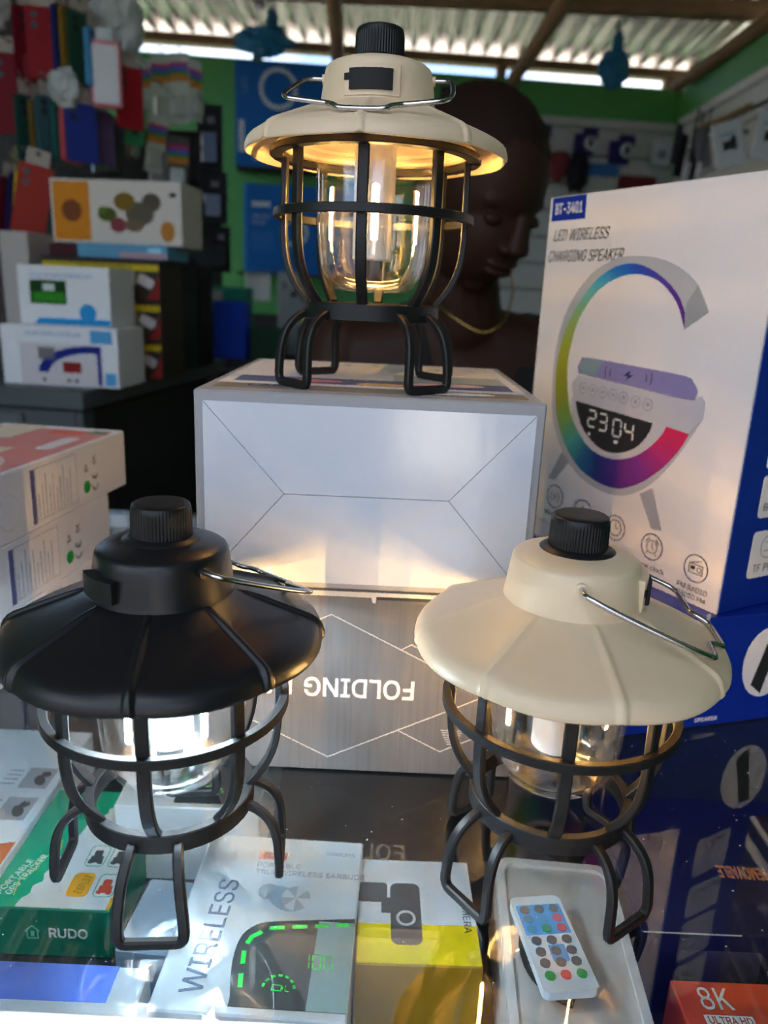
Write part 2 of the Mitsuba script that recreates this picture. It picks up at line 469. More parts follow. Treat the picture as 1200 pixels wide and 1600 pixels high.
def hat_mesh(soft):
    prof = [(.0250, .1264), (.0262, .1263), (.0285, .1254), (.032, .1240), (.036, .1224), (.040, .1208), (.044, .1192), (.048, .1176), (.052, .1160), (.055, .1148), (.0572, .1138), (.0590, .1126), (.0603, .1110), (.0611, .1092), (.0615, .1073), (.0616, .1060), (.0612, .1054),
            (.0603, .1055), (.0600, .1070), (.0594, .1088), (.0583, .1102), (.0565, .1114), (.052, .1134), (.044, .1168), (.034, .1208), (.0262, .1238)]
    rib = np.abs(((ANG + math.pi / 8) % (math.pi / 4)) - math.pi / 8)
    rows = []
    for k, (r, z) in enumerate(prof):
        d = r * rib
        fade = np.clip((r - .027) / .006, 0, 1)
        out = k < 17
        amp, wd, pw = (0.0009, .0017, 2) if soft else (0.0015, .00125, 4)
        dz = (amp * np.exp(-(d / wd) ** pw) * fade if out else 0) - 0.0011 * np.sin(4 * rib) ** 1.0 * (r / .06) ** 2 * fade
        dr = (0.0008 if soft else 0.0012) * np.exp(-(d / .0018) ** 4) * np.clip((r - .056) / .004, 0, 1) * (1 if out else 0) - 0.0006 * (1 - np.sin(4 * rib)) * np.clip((r - .05) / .01, 0, 1)
        edge = np.clip((r - .058) / .003, 0, 1)
        rows.append(polar(r + dr, z + dz * (1 - .5 * edge)))
    m = grid_mesh(np.array(rows))
    return orient(m)


def knob_mesh():
    rows = []
    n = np.cos(ANG * 56)
    for r, z, f in ((.0113, .1462, 0), (.0113, .1475, 1), (.0111, .1565, 1), (.0110, .1580, 0), (.0106, .1593, 0), (.0098, .1599, 0), (.0070, .1600, 0), (.0, .1601, 0)):
        rows.append(polar(r + 0.00014 * f * n, np.full(NT, z)))
    return orient(grid_mesh(np.array(rows)))


def up_lathe(prof, n=96):
    m = lathe(prof, n)
    return orient(m)


def leg_mesh(a0):
    """A closed loop of bar: two uprights from the base ring and a bottom bar; a0 its azimuth."""
    side = [(.0085, .0300, .0350), (.0088, .0345, .0335), (.0096, .0392, .0302), (.0105, .0425, .0255), (.0112, .0443, .0195), (.0118, .0450, .0130), (.0121, .0453, .0075), (.0120, .0453, .0045), (.0110, .0452, .0026), (.0092, .0452, .0018)]
    pts = [(u, r, z) for u, r, z in side] + [(0.0, .0452, .0018)] + [(-u, r, z) for u, r, z in side[::-1]]
    p = smooth_path(pts, 3)
    a = math.radians(a0)
    er, et = np.array([math.sin(a), -math.cos(a), 0]), np.array([math.cos(a), math.sin(a), 0])
    path = p[:, :1] * et + p[:, 1:2] * er + p[:, 2:] * np.array([0, 0, 1.0])
    # the flat of the bar faces outwards: reference = the outward normal of the leg's bent sheet
    prof = np.array([(r, z) for _, r, z in side])
    d = np.gradient(prof, axis=0)
    zs = prof[::-1, 1]
    nr, nz = np.interp(p[:, 2], zs, -d[::-1, 1]), np.interp(p[:, 2], zs, d[::-1, 0])
    low = p[:, 2] < .006
    nr, nz = np.where(low, 1, nr), np.where(low, 0, nz)
    l = np.hypot(nr, nz)
    ref = (nr / l)[:, None] * er + (nz / l)[:, None] * np.array([0, 0, 1.0])
    return sweep(path, rounded_section(.0040, .0034, .0007, 2), ref)


def bar_mesh(a0):
    pts = [(.0436, .1050), (.0437, .095), (.0439, .084), (.0440, .074), (.0437, .066), (.0425, .058), (.0400, .0510), (.0365, .0450), (.0335, .0412), (.0320, .0392)]
    p = smooth_path([(0, r, z) for r, z in pts], 4)
    a = math.radians(a0)
    er, et = np.array([math.sin(a), -math.cos(a), 0]), np.array([math.cos(a), math.sin(a), 0])
    path = p[:, :1] * et + p[:, 1:2] * er + p[:, 2:] * np.array([0, 0, 1.0])
    t = np.gradient(path, axis=0)
    ref = np.cross(t, et)
    ref *= np.sign((ref @ er))[:, None]
    return sweep(path, rounded_section(.0048, .0031, .0005, 2), ref)


def handle_mesh():
    half = [(.0225, 0, .1388), (.0285, -.0002, .1390), (.0318, -.0010, .1387), (.0335, -.0038, .1377), (.0345, -.0100, .1352), (.0351, -.0200, .1312), (.0354, -.0330, .1262), (.0347, -.0425, .1226), (.0330, -.0462, .1210), (.0300, -.0478, .1201), (.0200, -.0492, .1188), (.0150, -.0500, .1182), (.0118, -.0542, .1168), (.0088, -.0566, .1153), (.0, -.0570, .1150)]
    pts = half + [(-x, y, z) for x, y, z in half[-2::-1]]
    return tube(smooth_path(pts, 4), .00105, 10)


def filament_mesh(a0):
    """A lit strip bowed outwards and the opaque carrier behind it."""
    a = math.radians(a0)
    er, et = np.array([math.sin(a), -math.cos(a), 0]), np.array([math.cos(a), math.sin(a), 0])
    out = []
    for r0, v in ((.0017, np.linspace(-math.pi / 2, math.pi / 2, 9)), (.00168, np.linspace(math.pi / 2, math.pi * 1.5, 7))):
        P = []
        for z, q in ((.0676, .15), (.0678, .7), (.0684, 1), (.0800, 1), (.0916, 1), (.0922, .7), (.0924, .15)):
            P.append([.0195 * er + r0 * q * (math.cos(w) * er * (1 if r0 == .0017 else .5) + math.sin(w) * et) + np.array([0, 0, z]) for w in v])
        m = grid_mesh(np.array(P), False)
        if (m.face_normals[0] @ er) * (1 if r0 == .0017 else -1) < 0:
            m.invert()
        out.append(m)
    return out


neck = up_lathe([(.0, .1462), (.0150, .1461), (.0200, .1448), (.0228, .1437), (.0240, .1428), (.0246, .1416), (.0250, .1395), (.0258, .1340), (.0264, .1290), (.0269, .1262), (.0271, .1252), (.0255, .1248), (.0, .1248)])
flange = up_lathe([(.0, .1478), (.0112, .1478), (.0128, .1473), (.0146, .1461), (.0152, .1453), (.0152, .1446), (.0142, .1443), (.0, .1443)])


def arc_prism(r0, r1, a0, a1, z0, z1, k=10):
    """A block that follows the neck: radii r0 to r1, azimuths a0 to a1 in degrees."""
    a = np.radians(np.linspace(a0, a1, k))
    pts = [(r0 * math.sin(t), -r0 * math.cos(t)) for t in a] + [(r1 * math.sin(t), -r1 * math.cos(t)) for t in a[::-1]]
    g = Polygon(pts).buffer(-.0004).buffer(.0004, 4)
    m = extr(g, z1 - z0)
    m.apply_translation((0, 0, z0))
    return m


shade_prof = [(.0279, .1075), (.0278, .096), (.0276, .085), (.0272, .074), (.0266, .065), (.0256, .0575), (.0240, .0520), (.0212, .0478), (.0175, .0455), (.0120, .0445), (.006, .0442), (.0001, .0441)]
inner_prof = [(max(r - .0020, .0001), z + (.0018 if r < .024 else .0006)) for r, z in shade_prof[1:]]
ring_sec = lambda w, h: rounded_section(w, h, .0004, 2)


def hoop(r, z, w, h):
    a = np.arange(96) * 2 * math.pi / 96
    return sweep(np.stack([r * np.cos(a), r * np.sin(a), np.full(96, z)], 1), ring_sec(w, h), (0, 0, 1.0), True)


LM = {
    'hat_soft': mikit.ply(hat_mesh(True), None, True), 'hat_rib': mikit.ply(hat_mesh(False), None, True), 'knob': mikit.ply(knob_mesh(), None, 35), 'flange': mikit.ply(flange, None, 35), 'neck': mikit.ply(neck, None, 30),
    'reflector': mikit.ply(up_lathe([(.0275, .1130), (.0345, .1122), (.0350, .1108), (.0420, .1100), (.0425, .1086), (.0470, .1078), (.0475, .1092), (.0425, .1100), (.0350, .1124), (.0275, .1146)]), None, 30),
    'plate': mikit.ply(up_lathe([(.0001, .1128), (.0276, .1128), (.0276, .1142), (.0001, .1142)]), None, 30),
    'light_ring': mikit.ply(trimesh.creation.annulus(r_min=.0115, r_max=.0255, height=.0006, sections=48).apply_translation((0, 0, .1125))),
    'top_ring': mikit.ply(hoop(.0468, .1058, .0062, .0030), None, 30), 'middle_ring': mikit.ply(hoop(.0464, .0792, .0036, .0041), None, 30), 'base_ring': mikit.ply(hoop(.0320, .0354, .0038, .0080), None, 30),
    'shade': mikit.ply(cat(lathe(shade_prof, 72), lathe(inner_prof, 72)), None, True),
    'tube': mikit.ply(up_lathe([(.0001, .0595), (.0090, .0595), (.0097, .0602), (.0098, .1128)], 48), None, 40), 'stub': mikit.ply(up_lathe([(.0001, .0502), (.0050, .0502), (.0052, .0515), (.0052, .0597)], 32), None, 30),
    'handle': mikit.ply(handle_mesh(), None, True), 'cover': mikit.ply(arc_prism(.0240, .0290, -20, 19, .1288, .1370), None, 30), 'cover_tab': mikit.ply(arc_prism(.0250, .0282, -26, -19, .1328, .1354), None, 30),
    'cover_frame': mikit.ply(arc_prism(.0240, .0276, -27, 27, .1268, .1392), None, 30), 'pivot': [mikit.ply(trimesh.creation.cylinder(radius=.0022, segment=[(s * .0235, 0, .1388), (s * .0262, 0, .1388)], sections=16), None, 30) for s in (-1, 1)],
    'bars': [mikit.ply(bar_mesh(45 * k), None, 40) for k in range(8)], 'legs': [mikit.ply(leg_mesh(45 + 90 * k), None, 40) for k in range(4)], 'filaments': [[mikit.ply(q, None, True) for q in filament_mesh(8 + 90 * k)] for k in range(4)],
}


def spot(M, at, to, power, cutoff, beam):
    o = (M @ np.array([*at, 1.0]))[:3]
    d = M[:3, :3] @ np.asarray(to, float)
    scene[free('lamp_light')] = {'type': 'spot', 'to_world': T().look_at(origin=o.tolist(), target=(o + d).tolist(), up=[0.02, 0.03, 1.0] if abs(d[2]) < .9 else [1.0, 0, 0]), 'intensity': {'type': 'rgb', 'value': [float(v) for v in power]}, 'cutoff_angle': float(cutoff), 'beam_width': float(beam)}


def lantern(x, y, z, phi, hat_turn, color, ribbed, leds, label, plate=0):
    M = move(x, y, z) @ rotz(phi)
    t = thing('camping_lantern', label, 'lantern', 'retro camping lanterns for sale', M)
    body, inside = (BLACKP, BEIGEIN) if color == 'black' else (BEIGE, BEIGEIN)
    hat = part(t, 'hat', LM['hat_rib' if ribbed else 'hat_soft'], body)
    if hat_turn:
        scene[hat]['to_world'] = T(move(x, y, z) @ rotz(hat_turn))
    part(t, 'neck', LM['neck'], body)
    k = part(t, 'knob', LM['knob'], KNOBM, label='ribbed black knob')
    part(k, 'flange', LM['flange'], KNOBM)
    part(t, 'reflector', LM['reflector'], inside)
    pl_ = part(t, 'lamp_plate', LM['plate'], inside)
    if plate:
        part(pl_, 'light_ring', LM['light_ring'], SOCKET, emit=plate * COOL, label='ring of white lights under the hat')
        for k in range(4):
            a = math.radians(45 + 90 * k)
            spot(M, [.019 * math.sin(a), -.019 * math.cos(a), .1119], [0, 0, -1], RINGLAMP / 4 * COOL, 85, 50)
    part(t, 'top_ring', LM['top_ring'], BLACKM)
    part(t, 'middle_ring', LM['middle_ring'], BLACKM)
    part(t, 'base_ring', LM['base_ring'], BLACKM)
    for b in LM['bars']:
        part(t, 'cage_bar', b, BLACKM)
    for b in LM['legs']:
        part(t, 'leg', b, BLACKM)
    g = part(t, 'glass_shade', LM['shade'], SHADE, label='clear round bottomed shade')
    part(t, 'light_tube', LM['tube'], TUBEM, label='milky white centre tube')
    part(t, 'tube_stub', LM['stub'], SOCKET)
    for k, (b, c) in enumerate(zip(LM['filaments'], leds)):
        # the strip's light: three small wide spots along it, facing outwards
        a = math.radians(8 + 90 * k)
        er = np.array([math.sin(a), -math.cos(a), 0])
        for zz in (.0715, .080, .0885):
            spot(M, .0218 * er + [0, 0, zz], er, LAMP / 3 * np.array(c), 88, 40)
        f = part(t, 'filament', b[0], SOCKET, emit=LED * np.array(c) / max(c))
        part(f, 'carrier', b[1], WHITEM2)
    c = part(t, 'port_cover', LM['cover'], RUBBER, label='black rubber port cover')
    part(c, 'pull_tab', LM['cover_tab'], RUBBER)
    if color != 'black':
        part(t, 'port_frame', LM['cover_frame'], body)
    h = part(t, 'wire_handle', LM['handle'], CHROME, True, label='bright chrome wire handle')
    for p in LM['pivot']:
        part(t, 'handle_pivot', p, body)
    return t


WHITE_TOP, GREY_TOP = 0.1935, 0.1003
lantern(-0.0833, 0.2750, 0.0, -40, 5, 'black', True, [COOL * .4, COOL * .4, WARM * .5, WARM * .8], 'glossy black lantern with white light, standing on the glass at the left', 11.0)
lantern(0.0758, 0.2842, 0.0, 82, 5, 'beige', False, [WARM * .65] * 4, 'beige hatted lantern standing on the glass in front of the blue cartons')
lantern(-0.0113, 0.3951, WHITE_TOP + .0004, -5, -5, 'beige', False, [WARM * .34] * 4, 'beige hatted lantern standing high on the white carton, glowing warm filaments in view')
# the black lantern's handle lies towards the back right
hk = 'camping_lantern__wire_handle'
scene[hk]['to_world'] = T(move(-0.0833, 0.2750, 0.0) @ rotz(-40 + 180))

# ================================================================== CARTONS ON THE GLASS
# folding lamp carton (upside down) and the white carton on it
g = Carton('carton', 'dark grey carton with upside down FOLDING lettering under the white carton', 0.1590, 0.150, GREY_TOP - .0004, move(-0.0880, 0.3450, 0.0002), GREYBOX)
WHP = mat('white_print', (0.72, 0.72, 0.72), 0.4)
g.text('front', 'FOLDING', (0.1080, 0.0526), 0.0099, WHP, 180, fit=0.0561, bold=True)
g.text('front', 'LAMP', (0.0470, 0.0530), 0.0099, WHP, 180, fit=0.038, bold=True)
LN = mat('pale_line', srgb(176, 172, 168), 0.4)
for L in ([(0.008, 0.0590), (0.0648, 0.0871), (0.1214, 0.0589), (0.152, 0.0436)], [(0.0999, 0.0701), (0.1044, 0.0728), (0.152, 0.0500)], [(0.008, 0.0364), (0.0646, 0.0080), (0.1228, 0.0364), (0.152, 0.0510)], [(0.0993, 0.0253), (0.1219, 0.0138), (0.1306, 0.0183), (0.1500, 0.0280)], [(0.008, 0.036), (0.008, 0.059)]):
    g.put('front', 'printed_line', line(L, .00055), LN, 1)
for k in range(7):
    g.put('front', 'printed_stripe', line([(0.1215 + .0006 * k, 0.0262 - .0013 * k), (0.1330 - .0006 * k, 0.0262 - .0013 * k)], .0004), LN, 1)
FLAPW = solid((196, 192, 186), .6)
g.put('front', 'inner_flap', Polygon([(0.002, 0.0972), (0.0838, 0.0968), (0.0842, 0.0944), (0.0858, 0.0938), (0.0862, 0.0974), (0.157, 0.0974), (0.157, 0.0994), (0.002, 0.0994)]), FLAPW, 1, t=.0005)
g.put('front', 'flap_gap', Polygon([(0.0862, 0.0956), (0.150, 0.0956), (0.150, 0.0972), (0.0862, 0.0972)]), INK, 0)  # dark strip painted in for the shade of the flap opening

w = Carton('carton', 'white film wrapped carton showing its folded end flaps, under the highest lantern', 0.1592, 0.1720, WHITE_TOP - GREY_TOP, move(-0.0880, 0.3450, GREY_TOP + .0001), GREYC)
iu0, iu1, iz = 0.0413, 0.1178, 0.0465
a, b, c_, d_ = (0.0040, 0.0885), (0.1552, 0.0880), (0.1552, 0.0030), (0.0040, 0.0030)
pl, pr_ = (iu0, iz), (iu1, iz)
for nm, poly, lay, sh in (('flap', [a, b, pr_, pl], 2, 0), ('flap', [d_, c_, pr_, pl], 1, 0), ('flap', [a, pl, d_], 0, 0), ('flap', [b, pr_, c_], 0, 0)):
    w.put('front', nm, Polygon(poly).buffer(-.00016), FILM, lay, t=.0007)
# print on the top of the white carton
for nm, geo, rgb in (('printed_band', sbox(.010, .040, .150, .066), (92, 96, 128)), ('printed_band', sbox(.006, .012, .153, .030), (126, 116, 104)), ('printed_band', sbox(.090, .066, .150, .100), (156, 168, 168)),
                     ('printed_patch', affinity.scale(Point(.047, .052).buffer(.010), 1.7, .55), (206, 130, 130)), ('printed_patch', affinity.scale(Point(.118, .056).buffer(.012), 1.6, .6), (196, 168, 168)), ('printed_patch', affinity.scale(Point(.119, .021).buffer(.008), 2.4, .55), (214, 212, 210)), ('printed_patch', affinity.scale(Point(.084, .046).buffer(.008), 1.6, .6), (200, 160, 96))):
    w.put('top', nm, geo, solid(rgb, .3), 1 if nm == 'printed_patch' else 0)
w.put('top', 'top_sheet', sbox(.004, .032, .155, .168), solid((206, 204, 204), .3), -0.3)
w.text('top', 'FOLDING', (.030, .144), .006, INKG, width=.9)
w.text('top', 'LAMP', (.020, .020), .007, INKN, width=1.0)
w.text('top', 'LAMP', (.100, .133), .005, INKG, width=1.0)

# speaker carton standing on a lying carton of the same kind
SU = np.array([0.48869, -0.87246, 0])
BLC = np.array([0.1064, 0.5616, 0.0703])
SM = frame(BLC - 0.002 * SU, SU)
s = Carton('carton', 'tall white speaker carton with a rainbow letter shaped lamp printed on its front', 0.1785, 0.072, 0.2360, SM, NAVYB)
WARP = mat('white_front', srgb(224, 220, 222), 0.28)


def sh(L, dx=0.002):
    return [(a + dx, b) for a, b in L]


front = s.put('front', 'front_sheet', Polygon([(0, 0), (0.1785, 0), (0.1785, 0.2360), (0, 0.2360)]).buffer(-.0002), WARP, 0, t=.0012)
s.faces['front'] = s.faces['front'] @ move(0, 0, .00118)
GREYL = solid((176, 178, 186), .35)
outer = [(0.1404, 0.166), (0.1306, 0.18), (0.1171, 0.1892), (0.1005, 0.1947), (0.0837, 0.1965), (0.0664, 0.1953), (0.0489, 0.1884), (0.035, 0.1763), (0.025, 0.1608), (0.0193, 0.1419), (0.0182, 0.1199), (0.0206, 0.0977), (0.0251, 0.0833), (0.0379, 0.0658), (0.0548, 0.0543), (0.0721, 0.0494), (0.0878, 0.0489), (0.102, 0.0525), (0.1176, 0.0631), (0.1311, 0.0793), (0.1406, 0.0951), (0.1472, 0.1073)]
rb_out = [(0.1246, 0.1648), (0.1183, 0.174), (0.1074, 0.1827), (0.0934, 0.1894), (0.0793, 0.1923), (0.0638, 0.1896), (0.05, 0.1818), (0.0382, 0.1695), (0.0282, 0.1539), (0.0232, 0.1379), (0.0215, 0.1202), (0.025, 0.0984), (0.029, 0.0869), (0.0391, 0.0721), (0.0539, 0.0601), (0.0712, 0.0544), (0.0851, 0.0533), (0.096, 0.0552), (0.1108, 0.0629), (0.1253, 0.0755), (0.1356, 0.0891), (0.1397, 0.098)]
rb_in = [(0.1254, 0.1565), (0.1194, 0.1681), (0.11, 0.1774), (0.0994, 0.1833), (0.0856, 0.1861), (0.0719, 0.1847), (0.0581, 0.1792), (0.0479, 0.1711), (0.0381, 0.1572), (0.0334, 0.1415), (0.032, 0.1271), (0.0348, 0.11), (0.0411, 0.0933), (0.0502, 0.0831), (0.0596, 0.076), (0.0702, 0.0723), (0.082, 0.0715), (0.0928, 0.0738), (0.1029, 0.0781), (0.1105, 0.0837), (0.1176, 0.0909), (0.1192, 0.1003)]
gray_c = Polygon(sh(smooth_path(outer, 4).tolist() + [(0.1192, 0.1003)] + smooth_path(rb_in[::-1], 4).tolist())).buffer(0)
s.put('front', 'printed_lamp', gray_c, GREYL, 1)
tip = Polygon(sh([(0.1254, 0.1555), (0.1404, 0.166), (0.1306, 0.18), (0.1246, 0.1700)]))
s.put('front', 'printed_tip', tip, solid((150, 156, 160), .35), 2)
cols = [(96, 44, 130), (92, 46, 140), (84, 56, 156), (66, 66, 170), (40, 84, 184), (44, 120, 196), (72, 164, 196), (112, 180, 160), (150, 178, 100), (160, 166, 56), (152, 154, 44), (140, 150, 52), (118, 160, 84), (72, 156, 150), (40, 96, 140), (38, 48, 120), (66, 44, 128), (104, 46, 132), (124, 50, 140), (156, 46, 120), (200, 44, 96), (206, 40, 84)]
ro, ri = smooth_path(rb_out, 4), smooth_path(rb_in, 4)
cc = np.array([srgb(*c) for c in cols])
cc = np.stack([np.interp(np.linspace(0, len(cols) - 1, len(ro)), np.arange(len(cols)), cc[:, k]) for k in range(3)], 1)
V, C, F = [], [], []
for (ax, ay), (bx, by), c in zip(ro, ri, cc):
    V += [(ax + .002, ay, .0006), (bx + .002, by, .0006), (ax + .002, ay, .0001), (bx + .002, by, .0001)]
    C += [c] * 4
for k in range(len(ro) - 1):
    i = 4 * k
    F += [(i, i + 1, i + 5), (i, i + 5, i + 4), (i, i + 4, i + 6), (i, i + 6, i + 2), (i + 1, i + 3, i + 7), (i + 1, i + 7, i + 5)]
rm = trimesh.Trimesh(V, F, process=False)
rm.fix_normals()
if rm.face_normals[0][2] < 0:
    rm.invert()
rm.apply_transform(s.faces['front'])
part(s.key, 'printed_rainbow', rm, RAINBOW, color=np.array(C))
s.put('front', 'printed_foot', Polygon(sh([(0.0355, 0.0669), (0.044, 0.0618), (0.031, 0.0455), (0.0246, 0.046)])), solid((160, 160, 170), .35), 1)
s.put('front', 'printed_foot', Polygon(sh([(0.1096, 0.055), (0.1189, 0.0607), (0.1304, 0.0367), (0.1225, 0.0358)])), solid((160, 160, 170), .35), 1)
s.put('front', 'printed_ring', Polygon(sh(smooth_path([(0.0401, 0.1063), (0.0421, 0.0935), (0.0524, 0.082), (0.0681, 0.0733), (0.0839, 0.0719), (0.0997, 0.0761), (0.1121, 0.0846), (0.1204, 0.094), (0.1233, 0.1003)], 4).tolist())), solid((188, 188, 198), .35), 5)
s.put('front', 'printed_panel', Polygon(sh([(0.0387, 0.1148), (0.044, 0.1212), (0.1365, 0.1167), (0.1447, 0.1202), (0.1475, 0.117), (0.1479, 0.1074), (0.1393, 0.098), (0.1184, 0.1001), (0.0425, 0.1045)])), solid((184, 184, 196), .35), 6)
s.put('front', 'printed_pad', Polygon(sh(smooth_path([(0.0431, 0.1268), (0.0454, 0.1312), (0.0502, 0.1333), (0.090, 0.1320), (0.131, 0.13), (0.1376, 0.1271), (0.1409, 0.1233), (0.1405, 0.1196), (0.1364, 0.1173), (0.092, 0.1197), (0.0479, 0.1223), (0.0439, 0.124)], 4, True).tolist())), solid((132, 126, 176), .35), 7)
s.put('front', 'printed_pad_end', Polygon(sh([(0.0445, 0.1262), (0.0462, 0.1306), (0.0505, 0.1326), (0.066, 0.1320), (0.060, 0.1222), (0.0485, 0.1228)])), solid((126, 150, 160), .35), 8)
for x in (.0698, .1066):
    sg = -1 if x < .09 else 1
    for q in (0, 1):
        s.put('front', 'printed_wave', line(sh([(x - sg * .004 * q + sg * .0010 * math.cos(v), .1257 + (.0038 - .0014 * q) * math.sin(v)) for v in np.linspace(-1.4, 1.4, 9)]), .0005), INKN, 9)
s.put('front', 'printed_bolt', Polygon(sh([(0.0905, 0.1290), (0.0845, 0.1252), (0.0885, 0.1254), (0.0870, 0.1226), (0.0930, 0.1264), (0.0890, 0.1262)])), INKN, 9)
for x, y in ((0.0504, 0.1134), (0.0595, 0.1131), (0.0687, 0.1129), (0.0779, 0.1124), (0.087, 0.1119), (0.0971, 0.1106), (0.1071, 0.1103)):
    s.put('front', 'printed_button', unary_union([ringshape(x + .002, y, .0038, .0005), Point(x + .002, y).buffer(.0013, 4)]), solid((146, 146, 160), .35), 8)
s.put('front', 'printed_display', Polygon(sh([(0.0447, 0.1041), (0.1127, 0.0998)] + smooth_path([(0.1127, 0.0998), (0.1106, 0.0929), (0.102, 0.0827), (0.0869, 0.0763), (0.0715, 0.0768), (0.056, 0.0855), (0.0481, 0.0959), (0.0447, 0.1041)], 4).tolist())).buffer(0), INK, 8)
for d, x, y in (('2', .0588, .0893), ('3', .0690, .0885), ('0', .0818, .0868), ('4', .0920, .0862)):
    s.put('front', 'printed_digit', seg7(d, x + .002, y, .0068, .0106, .0012, -.05), WHP, 9)
s.put('front', 'printed_dot', unary_union([Point(.063, .0843).buffer(.0011, 4), sbox(.0858, .0822, .0890, .0842)]), WHP, 9)
s.put('front', 'printed_tag', Polygon(sh([(0.0006, 0.2354), (0.0330, 0.2354), (0.0336, 0.2206), (0.0006, 0.2204)])), TAGB, 1)
s.text('front', 'BT-3401', (0.0190, 0.2248), .0066, WHP, bold=True, align='c', fit=0.0268, layer=2)
s.text('front', 'LED WIRELESS', (0.0060, 0.2076), .0072, INK, slant=.25, fit=.0520)
s.text('front', 'CHARGING SPEAKER', (0.0024, 0.1942), .0072, INK, slant=.25, fit=.0700)
for k, (x, y) in enumerate(((0.0332, 0.0341), (0.0623, 0.0305), (0.0933, 0.028), (0.1248, 0.0247), (0.1585, 0.022))):
    x += .002
    s.put('front', 'icon_ring', ringshape(x, y, .0085, .0007), INKN, 1)
    if k == 0:
        ic = unary_union([ringshape(x, y, .0045, .0005).difference(sbox(x - .0022, y - .01, x + .0022, y + .01)), Polygon([(x + .001, y + .003), (x - .0018, y - .0004), (x, y - .0002), (x - .001, y - .003), (x + .0018, y + .0006), (x, y + .0004)])])
    elif k == 1:
        ic = unary_union([line([(x - .003, y - .002), (x, y + .004), (x + .003, y - .002)], .0006), line([(x - .004, y - .002), (x + .004, y - .002)], .0006)])
    elif k == 2:
        ic = unary_union([ringshape(x, y, .0055, .0005), line([(x, y + .0035), (x, y), (x + .0028, y)], .0005)] + [Point(x + .0046 * math.cos(v), y + .0046 * math.sin(v)).buffer(.0003, 2) for v in np.arange(12) * math.pi / 6])
    elif k == 3:
        ic = unary_union([ringshape(x, y, .0043, .0005), line([(x, y + .0026), (x, y), (x + .0016, y - .0014)], .0005), line([(x - .0052, y + .0026), (x - .0026, y + .0052)], .0009), line([(x + .0052, y + .0026), (x + .0026, y + .0052)], .0009), line([(x - .003, y - .0035), (x - .004, y - .005)], .0006), line([(x + .003, y - .0035), (x + .004, y - .005)], .0006)])
    else:
        ic = unary_union([sbox(x - .005, y - .0034, x + .005, y + .0026).difference(sbox(x - .0045, y - .0029, x + .0045, y + .0021)), ringshape(x + .0024, y - .0004, .0017, .0005), line([(x - .004, y + .0026), (x + .0036, y + .0054)], .0005), sbox(x - .0036, y - .001, x - .0006, y + .0012)])
    s.put('front', 'icon', ic, INK, 1)
s.text('front', 'Alarm clock', (0.1265, 0.0100), .0034, INK, align='c', fit=None, width=.95)
s.text('front', 'FM RADIO', (0.1598, 0.0078), .0032, INK, align='c', width=1.0)
s.text('front', 'RADIO FM', (0.1598, 0.0030), .0030, INK, align='c', width=1.0)
s.text('front', 'Clock', (0.0950, 0.0128), .0032, INK, align='c')
s.text('front', 'Wireless', (0.0350, 0.0196), .0032, INK, align='c')
s.put('front', 'printed_line', line([(.003, .0158), (.110, .0050)], .0004), INKG, 1)
# right side of the speaker carton
for y0, y1 in ((.1210, .1500), (.0836, .1160), (.0551, .0800), (.0186, .0471)):
    s.put('right', 'icon_panel', rrect(.0200, y0, .0520, y1, .0028), WARP, 0)
s.text('right', 'TF Play', (.0236, .0222), .0046, INK, layer=1)
s.put('right', 'icon_ring', unary_union([ringshape(.0350, .0370, .0072, .0006), line([(.0315, .0400), (.036, .0400)], .0007), line([(.0315, .0345), (.035, .0345)], .0007)]), INKG, 1)
s.text('right', 'Bluetooth', (.0236, .0592), .0046, INK, layer=1)
s.put('right', 'icon_ring', ringshape(.0350, .0705, .0062, .0006), INKG, 1)

LU = np.array([.96, .28, 0])
LOW = Carton('carton', 'blue carton lying on the glass under the tall speaker carton', 0.236, 0.170, 0.0698, frame((0.13503, 0.38716, 0.0003), LU), NAVYB)
LOW.put('front', 'white_disc', affinity.scale(Point(.0985, .0385).buffer(.0225, 20), .72, 1.0), WARP, 0)
LOW.put('front', 'printed_bar', Polygon([(.0900, .0245), (.0980, .0180), (.1060, .0560), (.0985, .0575)]), INK, 1)
LOW.text('front', 'RMS', (.0535, .0650), .0026, WHP, 90, layer=1)
LOW.text('front', 'SPEAKER', (.0545, .0036), .0026, WHP, 0, layer=1)
for k in range(2):
    LOW.put('front', 'icon_panel', rrect(.128 + .04 * k, .012, .160 + .04 * k, .058, .003), WARP, 0)

